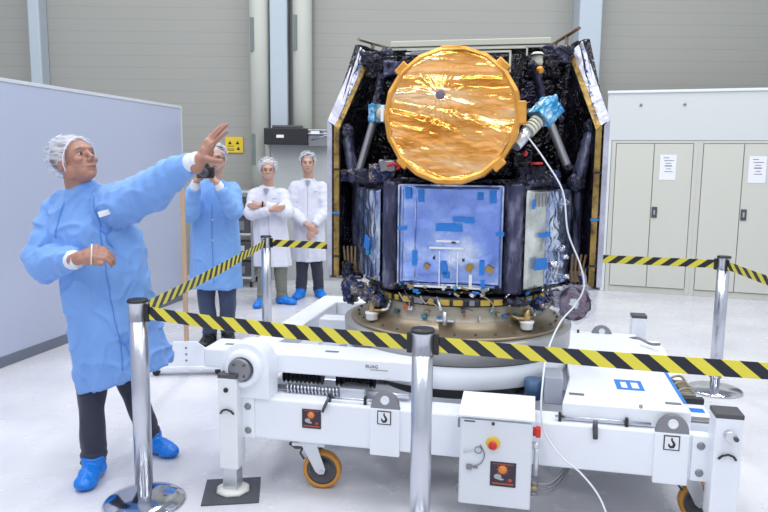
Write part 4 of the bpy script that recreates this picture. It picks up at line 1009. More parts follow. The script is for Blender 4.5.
        bm = NB(); dense_box(bm, (u - s, v - s * 0.8, z - s * 0.7), (u + s, v + s * 0.8, z + s * 0.7), 0.012); crumple(bm, s * 0.3, 20, k); link_obj('foil_wrapped_unit', bm, m, t, smooth=True)
    bm = NB(); tube(bm, spline([(0.70, 0.47, 1.66), (0.735, 0.465, 1.672), (0.77, 0.47, 1.66), (0.75, 0.475, 1.645)], 4), 0.010, 8); link_obj('red_protective_cap', bm, red, t)
    bm = NB(); lathe(bm, (1.47, 0.50, 1.675), [(0.012, 0), (0.034, 0), (0.034, 0.012), (0.012, 0.012)], 20, closed=True); link_obj('red_protective_cap', bm, red, t)
    bm = NB(); ell(bm, (1.415, 0.46, 1.73), (0.012, 0.01, 0.015), seg=10, rings=8); link_obj('red_protective_cap', bm, red, t)
    bm = NB(); lathe(bm, (1.455, 0.74, 2.20), [(0, 0), (0.026, 0), (0.03, 0.015), (0.028, 0.045), (0.036, 0.047), (0.036, 0.056), (0.024, 0.068), (0, 0.07)], 28); an = link_obj('antenna_cup', bm, cream, t)
    bm = NB(); lathe(bm, (1.455, 0.74, 2.246), [(0.037, 0), (0.039, 0.005), (0.037, 0.01)], 28, closed=True); link_obj('black_band', bm, black, an)
    bm = NB(); ell(bm, (1.47, 0.70, 2.17), (0.022, 0.02, 0.025), seg=12, rings=8); crumple(bm, 0.006, 30); link_obj('orange_wrap', bm, MATS['gold_rim_foil'], an, smooth=True)
    # ---- lower side clutter
    for k, (u, v, z, r, m) in enumerate([(0.45, 0.66, 0.95, (0.055, 0.05, 0.09), mli_mess), (0.52, 0.60, 0.965, (0.06, 0.05, 0.05), mli_mess), (0.60, 0.50, 0.96, (0.06, 0.05, 0.045), mli_mess), (0.66, 0.46, 0.935, (0.05, 0.05, 0.04), mli_mess),
                                         (1.52, 0.50, 0.955, (0.06, 0.05, 0.04), mli_mess), (1.60, 0.55, 0.98, (0.06, 0.05, 0.05), mli_mess), (1.40, 0.42, 0.97, (0.07, 0.04, 0.025), mli_purple), (0.42, 0.72, 1.05, (0.04, 0.04, 0.06), mli_purple),
                                         (1.74, 0.76, 1.06, (0.035, 0.04, 0.10), mli_mess)]):
        b2 = NB(); ell(b2, (u, v, z), r, seg=36, rings=24); crumple(b2, 0.018, 24, k); link_obj('foil_bundle', b2, m, t, smooth=True)
    brn = mat('brown_bracket', (0.20, 0.13, 0.07), 0.5, 0.2)
    for sgn in (0, 1):
        X = (lambda u: u) if not sgn else (lambda u: 2.14 - u)
        bm = NB()
        for k in range(4): tube(bm, spline([(X(0.39 + 0.022 * k), 0.74, 1.03), (X(0.40 + 0.02 * k), 0.73, 1.10), (X(0.385 + 0.024 * k), 0.75, 1.19)], 5), 0.007, 8)
        box(bm, (min(X(0.38), X(0.47)), 0.73, 1.04), (max(X(0.38), X(0.47)), 0.76, 1.10), 0.004); link_obj('harness_bracket', bm, brn, t)
        bm = NB(); box(bm, (min(X(0.305), X(0.50)), 0.72, 1.0), (max(X(0.305), X(0.50)), 0.80, 1.02), 0.003); ft = link_obj('wing_foot', bm, MATS['grey_metal'], t)
        bm = NB(); box(bm, (min(X(0.385), X(0.41)), 0.73, 0.945), (max(X(0.385), X(0.41)), 0.755, 1.0), 0.003); box(bm, (min(X(0.385), X(0.46)), 0.73, 0.945), (max(X(0.385), X(0.46)), 0.755, 0.965), 0.003); link_obj('wing_hook', bm, MATS['khaki_metal'], ft)
    rnd = random.Random(21)
    for k in range(60):
        a = math.radians(rnd.uniform(186, 354)); r = rnd.uniform(0.50, 0.54); M = Matrix.Translation((cx, cy, 0)) @ Matrix.Rotation(a, 4, 'Z'); z = rnd.uniform(1.0, 1.045)
        side = abs(math.cos(a)) > 0.55
        if side: z = rnd.uniform(0.90, 1.06); r += 0.03
        w = rnd.uniform(0.005, 0.02); h = rnd.uniform(0.004, 0.02)
        bm = NB(); box(bm, (r, -w, z), (r + 0.012, w, z + h), 0.003, M=M @ Matrix.Translation((0, 0, z)) @ Matrix.Rotation(rnd.uniform(-0.8, 0.8), 4, 'X') @ Matrix.Translation((0, 0, -z)))
        link_obj('harness_clip', bm, [MATS['teal_tape'], blue_tape, alu, MATS['khaki_metal'], MATS['mixed_foil'], MATS['gold_edge_tape'], MATS['brass'], silver][k % 8], t)
    # cables draped over the rings
    cab = mat('dark_cable', (0.03, 0.03, 0.05), 0.4); tan = mat('tan_cable', (0.42, 0.34, 0.22), 0.4)
    rnd = random.Random(5)
    for k in range(9):
        a0 = math.radians(rnd.uniform(195, 345)); r0 = 0.53
        pts = []
        for j in range(4):
            a_ = a0 + j * rnd.uniform(0.02, 0.08); pts.append((cx + (r0 + rnd.uniform(-0.01, 0.03)) * math.cos(a_), cy + (r0 + rnd.uniform(-0.01, 0.02)) * math.sin(a_), 1.0 - 0.02 * j + rnd.uniform(-0.02, 0.02)))
        bm = NB(); tube(bm, spline(pts, 5), 0.003, 6); link_obj('harness_cable', bm, cab if k % 3 else tan, t)
spacecraft()

# ---- cable bag and hose
def bag():
    c = TW(1.685, 0.43, 0.0)
    t = thing('bagged_cable_bundle', 'cables coiled in a clear plastic bag hanging at the right foot of the spacecraft', 'cable bundle', (c.x, c.y, 0.84), TR)
    rnd = random.Random(9); mat('maroon_cable', (0.20, 0.03, 0.05), 0.4)
    for k in range(22):
        bm = NB(); r = rnd.uniform(0.03, 0.072); th = rnd.uniform(-0.5, 0.3); pts = []
        for j in range(28):
            a = 2 * PI * j / 24
            p = V((r * math.cos(a), rnd.uniform(-0.004, 0.004) + 0.0025 * (k - 11), r * 1.25 * math.sin(a))); p.rotate(Quaternion((0, 1, 0), th)); pts.append(p + V((rnd.uniform(-0.01, 0.01), 0, 0.14)))
        tube(bm, pts, 0.0065, 6)
        m = [MATS['maroon_cable'], MATS['dark_cable'], MATS['black_plastic'], MATS['motor_blue'], MATS['dark_cable'], MATS['grey_rubber']][k % 6]
        link_obj('coiled_cable', bm, m, t)
    bm = NB(); ell(bm, (0, 0, 0.14), (0.105, 0.055, 0.105), M=Matrix.Rotation(0.6, 3, 'Y'), seg=56, rings=40); crumple(bm, 0.025, 16, 2); link_obj('plastic_bag', bm, clearp, t, smooth=True)
    bm = NB(); tube(bm, spline([(0.05, 0, 0.22), (0.045, 0.02, 0.27), (0.03, 0.03, 0.30)], 4), [0.03, 0.02, 0.012, 0.012, 0.012, 0.012, 0.012, 0.012, 0.012], 10); link_obj('bag_neck', bm, clearp, t)
bag()
def hose():
    p = TW(1.43, 0.40, 1.80)
    t = thing('purge_hose', 'thin white hose running from the star tracker down over the trolley to the floor', 'hose', (0, 0, 0))
    pts = [(1.40, 0.34, 1.83), (1.436, 0.34, 1.794), (1.516, 0.34, 1.688), (1.602, 0.34, 1.544), (1.634, 0.34, 1.35), (1.698, 0.34, 1.194), (1.722, 0.34, 1.081), (1.684, 0.34, 0.988), (1.615, 0.30, 0.905), (1.555, 0.15, 0.79), (1.535, 0.0, 0.66), (1.535, -0.03, 0.55), (1.555, -0.04, 0.46), (1.63, -0.07, 0.37), (1.72, -0.10, 0.31), (1.80, -0.13, 0.22), (1.85, -0.18, 0.10), (1.87, -0.25, 0.012), (1.90, -0.45, 0.008), (1.95, -0.7, 0.008)]
    bm = NB(); tube(bm, spline([TW(*q) for q in pts], 10), 0.0043, 10); link_obj('hose_tube', bm, mat('hose_white', (0.75, 0.77, 0.82), 0.3), t)
    bm = NB(); a = TW(1.395, 0.36, 1.84); b_ = TW(1.42, 0.36, 1.805); cyl(bm, a, b_, 0.013); link_obj('hose_fitting', bm, steel, t)
hose()
# ================================================================== people
def cloth_mat(name, color, weave=0.25, rough=0.75, var=0.06):
    m = mat(name, color, rough, bump=weave, bscale=16, bdist=0.02, var=var, vscale=5, sheen=0.2, spec=0.3)
    return m
gown_blue = cloth_mat('gown_blue', (0.19, 0.37, 0.76))
gown_pale = cloth_mat('gown_pale_blue', (0.20, 0.39, 0.77))
coat_white = cloth_mat('coat_white', (0.70, 0.71, 0.80))
skin_a = mat('skin_tanned', (0.40, 0.20, 0.145), 0.5, var=0.12, vscale=30, bump=0.1, bscale=80)
skin_b = mat('skin_fair', (0.56, 0.33, 0.25), 0.5, var=0.1, vscale=30)
navy = cloth_mat('trousers_navy', (0.035, 0.038, 0.065)); denim = cloth_mat('trousers_denim', (0.05, 0.07, 0.13)); olive = cloth_mat('trousers_olive', (0.17, 0.18, 0.15))
cover_blue = mat('shoe_cover_blue', (0.005, 0.19, 0.70), 0.35, bump=0.5, bscale=26, bdist=0.02)
cuff_white = cloth_mat('cuff_white', (0.75, 0.77, 0.85))
lip = mat('lip', (0.36, 0.13, 0.11), 0.5); brow_m = mat('brow_hair', (0.10, 0.07, 0.05), 0.8); eye_w = mat('eye_white', (0.6, 0.58, 0.56), 0.3); eye_d = mat('eye_iris', (0.03, 0.02, 0.015), 0.2)
hair_grey = mat('hair_grey', (0.16, 0.15, 0.16), 0.7, bump=0.6, bscale=40); hair_dark = mat('hair_dark', (0.03, 0.02, 0.02), 0.6, bump=0.6, bscale=40)
def net_material():
    m = bpy.data.materials.new('hair_net_fleece'); m.use_nodes = True; nt = m.node_tree; L = nt.links; b = nt.nodes['Principled BSDF']
    b.inputs['Base Color'].default_value = (0.78, 0.78, 0.86, 1); b.inputs['Roughness'].default_value = 0.5
    tc = nt.nodes.new('ShaderNodeTexCoord'); mp = nt.nodes.new('ShaderNodeMapping'); mp.inputs['Scale'].default_value = (1, 1, 4.0); mp.inputs['Rotation'].default_value = (0.3, 0.35, 0)
    L.new(tc.outputs['Object'], mp.inputs['Vector'])
    n = nt.nodes.new('ShaderNodeTexNoise'); n.inputs['Scale'].default_value = 16; n.inputs['Detail'].default_value = 4; L.new(mp.outputs['Vector'], n.inputs['Vector'])
    mr = nt.nodes.new('ShaderNodeMapRange'); mr.inputs['From Min'].default_value = 0.38; mr.inputs['From Max'].default_value = 0.62; mr.inputs['To Min'].default_value = 0.06; mr.inputs['To Max'].default_value = 0.62
    L.new(n.outputs['Fac'], mr.inputs['Value']); L.new(mr.outputs['Result'], b.inputs['Alpha'])
    bp = nt.nodes.new('ShaderNodeBump'); bp.inputs['Strength'].default_value = 0.6; bp.inputs['Distance'].default_value = 0.01
    L.new(n.outputs['Fac'], bp.inputs['Height']); L.new(bp.outputs['Normal'], b.inputs['Normal'])
    return m
net_m = net_material()

def chain(bm, pts, rs, seg=16):
    """tapered limb with rounded joints"""
    for i in range(len(pts) - 1): tube(bm, [pts[i], pts[i + 1]], [rs[i], rs[i + 1]], seg)
    for p, r in zip(pts, rs): ell(bm, p, (r, r, r), seg=seg, rings=10)
def hand(bm, wrist, D, N, thumb_side, s=1.0, curl=(0.15, 0.2, 0.25, 0.3), spread=0.10, thumb=(0.9, 0.25), first=None):
    """D finger direction, N direction the palm faces, thumb_side +-1 along D x N"""
    D = V(D).normalized(); N = V(N); N = (N - D * N.dot(D)).normalized(); S = D.cross(N) * thumb_side
    w = V(wrist); q = 0.085 * s
    offs = [0.030, 0.010, -0.011, -0.030]; lens = [(0.043, 0.026, 0.022), (0.048, 0.030, 0.023), (0.044, 0.028, 0.022), (0.034, 0.021, 0.019)]
    chain(bm, [w - D * 0.03 * s, w + D * 0.012 * s], [0.027 * s, 0.027 * s])
    for i in range(4):
        k = w + D * q * (1.0 if i < 3 else 0.93) * (1.02 if i == 1 else 1) + S * offs[i] * s
        chain(bm, [w + D * 0.01 * s + S * offs[i] * 0.55 * s, k], [0.017 * s, 0.0145 * s], 12)
        d = (D + S * (offs[i] / 0.03) * spread).normalized(); p = k; ax = S
        c = curl[i]
        for j, l in enumerate(lens[i]):
            qn = Quaternion(d.cross(N).normalized(), c * (1.0 if j else 0.7)); d = qn @ d
            p2 = p + d * l * s
            chain(bm, [p, p2], [(0.0100 - 0.0009 * j) * s, (0.0092 - 0.0009 * j) * s], 12); p = p2
    # thumb from the side of the palm near the wrist
    a, b = thumb
    d = (D * math.cos(a) + S * math.sin(a) + N * 0.25).normalized(); p = w + D * 0.022 * s + S * 0.022 * s
    for j, (l, r) in enumerate([(0.040, 0.0155), (0.032, 0.0115), (0.026, 0.0105)]):
        p2 = p + d * l * s; chain(bm, [p, p2], [r * s, r * 0.9 * s], 12); p = p2
        d = (d + D * b * 0.8 + N * b * 0.3).normalized()
    ell(bm, w + D * 0.045 * s + N * 0.008 * s, (0.030 * s,) * 3)
def head_shape(bm, c, M, s=1.0):
    def E(p, r, R=None): ell(bm, V(c) + M @ (V(p) * s), [x * s for x in r], M=(M if R is None else M @ R))
    def T(pts, r): tube(bm, [V(c) + M @ (V(p) * s) for p in pts], [x * s for x in r], 14)
    E((0, 0.018, 0.030), (0.076, 0.094, 0.084)); E((0, -0.030, 0.02), (0.066, 0.062, 0.070))
    E((0, -0.026, -0.040), (0.060, 0.062, 0.068)); E((0, -0.058, -0.088), (0.030, 0.026, 0.022)); E((0, -0.040, -0.070), (0.050, 0.045, 0.034))
    T([(0, -0.082, 0.018), (0, -0.096, -0.008), (0, -0.112, -0.030)], [0.009, 0.0105, 0.0115]); E((0.011, -0.094, -0.034), (0.008, 0.011, 0.008)); E((-0.011, -0.094, -0.034), (0.008, 0.011, 0.008))
    T([(-0.046, -0.068, 0.022), (-0.02, -0.086, 0.027), (0.02, -0.086, 0.027), (0.046, -0.068, 0.022)], [0.010, 0.012, 0.012, 0.010])
    for x in (-1, 1):
        E((x * 0.040, -0.064, -0.022), (0.022, 0.020, 0.018)); E((x * 0.078, 0.012, -0.008), (0.010, 0.019, 0.031)); E((x * 0.076, 0.0, -0.004), (0.013, 0.01, 0.015))
        E((x * 0.050, 0.0, -0.055), (0.022, 0.040, 0.035))
    T([(-0.024, -0.078, -0.058), (0, -0.089, -0.056), (0.024, -0.078, -0.058)], [0.006, 0.010, 0.006]); T([(-0.020, -0.078, -0.067), (0, -0.087, -0.068), (0.020, -0.078, -0.067)], [0.006, 0.010, 0.006])
def face_bits(par, c, M, s, net=True, hair=hair_grey, glasses=None, puff=1.0, smile=False, brows=brow_m):
    W = lambda p: V(c) + M @ (V(p) * s)
    for x in (-1, 1):
        bm = NB(); ell(bm, W((x * 0.031, -0.0745, 0.002)), (0.0125 * s, 0.0112 * s, 0.0062 * s), M=M, seg=16, rings=10); e = link_obj('eye', bm, eye_w, par)
        bm = NB(); ell(bm, W((x * 0.031, -0.0835, 0.002)), (0.0072 * s, 0.004 * s, 0.0072 * s), M=M, seg=12, rings=8); link_obj('iris', bm, eye_d, e)
        bm = NB(); tube(bm, [W((x * 0.014, -0.092, 0.021)), W((x * 0.032, -0.089, 0.027)), W((x * 0.050, -0.075, 0.021))], [0.003 * s, 0.0042 * s, 0.002 * s], 8); link_obj('eyebrow', bm, brows, par)
        bm = NB(); tube(bm, [W((x * 0.019, -0.080, 0.008)), W((x * 0.031, -0.087, 0.0105)), W((x * 0.045, -0.076, 0.006))], 0.0022 * s, 6); link_obj('eyelid', bm, brows, par)
    bm = NB(); tube(bm, [W((-0.023, -0.084, -0.0605)), W((-0.008, -0.0965, -0.0625)), W((0.008, -0.0965, -0.0625)), W((0.023, -0.084, -0.0605))], [0.002 * s, 0.0045 * s, 0.0045 * s, 0.002 * s], 8); link_obj('mouth', bm, mat('teeth', (0.6, 0.55, 0.5), 0.4) if smile else lip, par)
    # hair cap
    def cut(bm, a, nrm):
        a = W(a); nrm = M @ V(nrm)
        bmesh.ops.bisect_plane(bm, geom=bm.verts[:] + bm.edges[:] + bm.faces[:], plane_co=a, plane_no=nrm, clear_inner=True)
    bm = NB(); ell(bm, W((0, 0.024, 0.034)), (0.083 * s, 0.098 * s, 0.088 * s), M=M, seg=40, rings=30); crumple(bm, 0.004, 30); cut(bm, (0, -0.058, 0.075), (0, 0.80, 0.52)); link_obj('hair', bm, hair, par, smooth=True)
    if net:
        bm = NB(); ell(bm, W((0, 0.034, 0.040)), (0.097 * s * puff, 0.110 * s * puff, 0.098 * s * puff), M=M, seg=72, rings=50)
        crumple(bm, 0.007, 14, s)
        cut(bm, (0, -0.068, 0.070), (0, 0.82, 0.50)); hn = link_obj('hair_net', bm, net_m, par, smooth=True)
        bm = NB()
        nrm = V((0, 0.82, 0.50)).normalized(); xa = V((1, 0, 0)); ya = nrm.cross(xa)
        cc = V((0, -0.068, 0.070)); ce = V((0, 0.034, 0.040)) ; ce = ce - nrm * (ce - cc).dot(nrm)
        pts = []
        for k in range(49):
            a = 2 * PI * k / 48
            for rr in (1,):
                d = xa * math.cos(a) * 0.086 + ya * math.sin(a) * 0.096
                pts.append(W(ce + d * (1.0 + 0.02 * math.sin(a * 16))))
        tube(bm, pts, 0.0028 * s, 8); link_obj('elastic_band', bm, cuff_white, hn)
    if glasses:
        bm = NB()
        for x in (-1, 1):
            pts = [W((x * 0.032 + 0.022 * math.cos(a), -0.098, 0.0 + 0.017 * math.sin(a))) for a in [2 * PI * k / 20 for k in range(21)]]
            tube(bm, pts, 0.0018 * s, 6); tube(bm, [W((x * 0.054, -0.096, 0.004)), W((x * 0.080, 0.0, 0.004))], 0.0022 * s, 6)
        tube(bm, [W((-0.010, -0.100, 0.003)), W((0.010, -0.100, 0.003))], 0.0028 * s, 6); link_obj('glasses', bm, glasses, par)
def rings_loft(bm, rings, seg=72, fold=0.0, nf=9, phase=0.0):
    """rings: (z, cx, cy, rx, ry, ang, tiltx) closed volume; folds deepen downwards"""
    R_ = []
    n = len(rings)
    for i, (z, cx, cy, rx, ry, ang, tl) in enumerate(rings):
        row = []
        f = fold * (i / (n - 1)) ** 1.3
        for k in range(seg):
            a = 2 * PI * k / seg
            m = 1 + f * (math.sin(a * nf + phase + 0.4 * math.sin(3 * a)) * 0.6 + 0.5 * noise.noise(V((math.cos(a) * 2.2, math.sin(a) * 2.2, phase))))
            x = rx * math.cos(a) * m; y = ry * math.sin(a) * m
            X = x * math.cos(ang) - y * math.sin(ang); Y = x * math.sin(ang) + y * math.cos(ang)
            row.append(bm.verts.new((cx + X, cy + Y, z + tl * X)))
        R_.append(row)
    for i in range(n - 1):
        for k in range(seg):
            bm.faces.new((R_[i][k], R_[i][(k + 1) % seg], R_[i + 1][(k + 1) % seg], R_[i + 1][k]))
    bm.faces.new(R_[0][::-1]); bm.faces.new(R_[-1])
def interp_rings(keys, n=26):
    out = []
    for i in range(n):
        t = i / (n - 1) * (len(keys) - 1); k = min(int(t), len(keys) - 2); f = t - k; f = f
        out.append(tuple(a + (b - a) * f for a, b in zip(keys[k], keys[k + 1])))
    return out
def shoe(par, ank, d, m, name='shoe_cover', s=1.0):
    d = V((d[0], d[1], 0)).normalized(); a = V((ank[0], ank[1], 0)); ang = math.atan2(d.y, d.x)
    Mz = Matrix.Rotation(ang, 3, 'Z')
    bm = NB()
    ell(bm, a + d * -0.02 * s + V((0, 0, 0.048)), (0.070 * s, 0.056 * s, 0.058 * s), M=Mz); ell(bm, a + d * 0.06 * s + V((0, 0, 0.048)), (0.12 * s, 0.058 * s, 0.050 * s), M=Mz)
    ell(bm, a + d * 0.135 * s + V((0, 0, 0.033)), (0.075 * s, 0.060 * s, 0.038 * s), M=Mz)
    tube(bm, [a + V((0, 0, 0.03)), a + d * 0.012 + V((0, 0, 0.125 * s))], [0.066 * s, 0.058 * s], 20)
    bm = remesh(bm, 0.006, 3, lambda p, n: 0.004 * noise.noise(p * 28))
    for v in bm.verts: v.co.z = max(v.co.z, 0.001)
    o = link_obj(name, bm, m, par, smooth=True)
    return o
def person(label, cat, base, J, look, gown_keys, gm, cuffs=True, s=1.0, trm=navy, skin=skin_a, shoes=('shoe_cover', None), sleeve=(0.085, 0.085, 0.045),
           voxel=0.005, hands=(), fdir=((0, -1), (0, -1)), gfold=0.09, gvoxel=0.008, wrk=1.0, seed=0.0, gname='gown', tr_r=(0.10, 0.075, 0.062), wr=1.0, sleeveL=None, **face):
    J = {k: V(v) for k, v in J.items()}
    hc = J['head']; M = Matrix.Rotation(look[0], 3, 'Z') @ Matrix.Rotation(-look[1], 3, 'X') @ Matrix.Rotation(look[2], 3, 'Y'); hs = look[3]
    bm = NB()
    head_shape(bm, hc, M, hs)
    nb = J['neck']; tube(bm, [hc + M @ V((0, 0.022, -0.04)) * hs, nb], [0.056 * hs, 0.062 * hs], 20)
    mid = (J['shR'] + J['shL']) / 2
    chain(bm, [J['shR'], mid, J['shL']], [0.045 * s, 0.06 * s, 0.045 * s]); ell(bm, mid.lerp(J['pelvis'], 0.35), (0.13 * s, 0.085 * s, 0.16 * s)); chain(bm, [mid, mid.lerp(J['pelvis'], 0.6), J['pelvis']], [0.06 * s, 0.09 * s, 0.10 * s]); chain(bm, [nb, mid], [0.055 * s, 0.055 * s])
    for sd in 'RL':
        chain(bm, [J['sh' + sd], J['el' + sd], J['wr' + sd]], [0.052 * s, 0.040 * s, 0.027 * s])
        chain(bm, [J['pelvis'] + (J['kn' + sd] - J['pelvis']) * V((0.6, 0.6, 0)).length * 0.0 + V(((J['an' + sd].x - J['pelvis'].x) * 0.7, 0, 0)), J['kn' + sd], J['an' + sd]], [0.085 * s, 0.055 * s, 0.038 * s])
        chain(bm, [J['an' + sd], J['an' + sd] + V((*fdir['RL'.index(sd)], 0)).normalized() * 0.13 * s + V((0, 0, -J['an' + sd].z + 0.03))], [0.030 * s, 0.020 * s])
    for h in hands: hand(bm, **h)
    bm = remesh(bm, voxel, 2)
    body = link_obj('person', bm, skin, None, smooth=True)
    body.data.transform(Matrix.Translation(-V(base))); body.location = base; BASE[body.name] = tuple(base)
    tag(body, label, cat)
    face_bits(body, hc, M, hs, **face)
    # gown
    bm = NB(); rings_loft(bm, interp_rings(gown_keys), fold=gfold, phase=seed)
    k0 = gown_keys[0]
    for sd in 'RL':
        a, b, c = J['sh' + sd], J['el' + sd], J['wr' + sd]; c = b.lerp(c, 0.84 if cuffs else 0.93); sl = sleeve if sd == 'R' or not sleeveL else sleeveL
        pts = spline([mid.lerp(a, 0.45), a, a.lerp(b, 0.5), b, b.lerp(c, 0.5), c], 6)
        n_ = len(pts); rr = []
        for i in range(n_):
            t_ = i / (n_ - 1)
            if t_ < 0.6: r = (sl[0] + (sl[1] - sl[0]) * t_ / 0.6) * (0.82 + 0.18 * min(1, t_ / 0.25))
            else: r = sl[1] + (sl[2] - sl[1]) * ((t_ - 0.6) / 0.4) ** 1.2
            rr.append(r * (1 + 0.05 * math.sin(i * 1.9 + seed)))
        ds = sl[3] if len(sl) > 3 else 0.0
        pts = [p - V((0, 0, ds * math.sin(PI * min(1, i / (n_ - 1) * 1.1)))) for i, p in enumerate(pts)]
        tube(bm, pts, rr, 24)
    so = V((seed, seed, seed))
    def dsp(p, n):
        q = p + so
        a = noise.noise(V((q.x * 8, q.y * 8, q.z * 2.2))) * 0.016
        r = noise.noise(V((q.x * 6 + q.z * 4, q.y * 6, q.z * 6 - q.x * 5))); r2 = noise.noise(V((q.x * 9 - q.z * 5, q.y * 9, q.z * 5 + q.x * 6)))
        b = (max(0, 1 - abs(r) * 5) ** 1.5) * 0.012 * wrk + max(0, 1 - abs(r2) * 6) * 0.005 * wrk
        return (a * (0.5 + 0.5 * wrk) + b) * (1.0 if p.z < 1.5 * s else 0.7)
    bm = remesh(bm, gvoxel, 3, dsp)
    g = link_obj(gname, bm, gm, body, smooth=True)
    if cuffs:
        for sd in 'RL':
            a = J['el' + sd].lerp(J['wr' + sd], 0.78); b = J['el' + sd].lerp(J['wr' + sd], 1.03)
            if a.distance_to if False else False: pass
            bm = NB(); tube(bm, [a.lerp(b, k / 8) for k in range(9)], [0.043 * wr] * 5 + [0.040 * wr, 0.038 * wr, 0.037 * wr, 0.036 * wr], 22); crumple(bm, 0.003, 40); link_obj('cuff', bm, cuff_white, g, smooth=True)
    # trousers and shoes
    bm = NB()
    for sd in 'RL':
        hip = V((J['pelvis'].x + (J['an' + sd].x - J['pelvis'].x) * 0.6, J['pelvis'].y, J['pelvis'].z - 0.02)); an = J['an' + sd] + V((0, 0, -0.015))
        pts = spline([hip, J['kn' + sd], J['kn' + sd].lerp(an, 0.6), an], 10); n_ = len(pts)
        rr = [tr_r[0] + (tr_r[1] - tr_r[0]) * min(1, i / (n_ * 0.45)) if i < n_ * 0.45 else tr_r[1] + (tr_r[2] - tr_r[1]) * (i / n_ - 0.45) / 0.55 for i in range(n_)]
        rr = [r * (1 + (0.10 * math.sin(i * 2.2) if i > n_ * 0.78 else 0)) for i, r in enumerate(rr)]
        tube(bm, pts, rr, 24)
    ell(bm, J['pelvis'], (0.14 * s, 0.10 * s, 0.10 * s))
    bm = remesh(bm, 0.008, 2, lambda p, n: 0.008 * noise.noise(V((p.x * 12, p.y * 12, p.z * 9 + seed))) * (1 + 0.8 * max(0, 1 - p.z / 0.25)))
    for v in bm.verts: v.co.z = max(v.co.z, 0.05)
    link_obj('trousers', bm, trm, body, smooth=True)
    for i, sd in enumerate('RL'): shoe(body, J['an' + sd], fdir[i], shoes[1] or cover_blue, shoes[0], s)
    return body, g, M

from mathutils.bvhtree import BVHTree
def on_cloth(g, pts, lift=0.002, y0=-1.0, n=10):
    b = BASE[g.name]; me = g.data
    tr = BVHTree.FromPolygons([v.co for v in me.vertices], [p.vertices[:] for p in me.polygons])
    out = []
    P = [V(p) for p in pts]
    for i in range(len(P) - 1):
        for k in range(n):
            q = P[i].lerp(P[i + 1], k / n); h = tr.ray_cast(V((q.x - b[0], y0, q.z - b[2])), V((0, 1, 0)))
            if h[0] is not None: out.append(h[0] + V((b[0], b[1] - lift, b[2])))
    return out
def seam_strip(g, name, pts, r, m, n=10):
    P = on_cloth(g, pts, n=n)
    bm = NB(); tube(bm, P, r, 8, flat=1.0); return link_obj(name, bm, m, g, smooth=True)
def buttons(g, pts, m):
    for p in on_cloth(g, pts, 0.003, n=1):
        bm = NB(); ell(bm, p, (0.008, 0.004, 0.008), seg=10, rings=8); link_obj('button', bm, m, g)

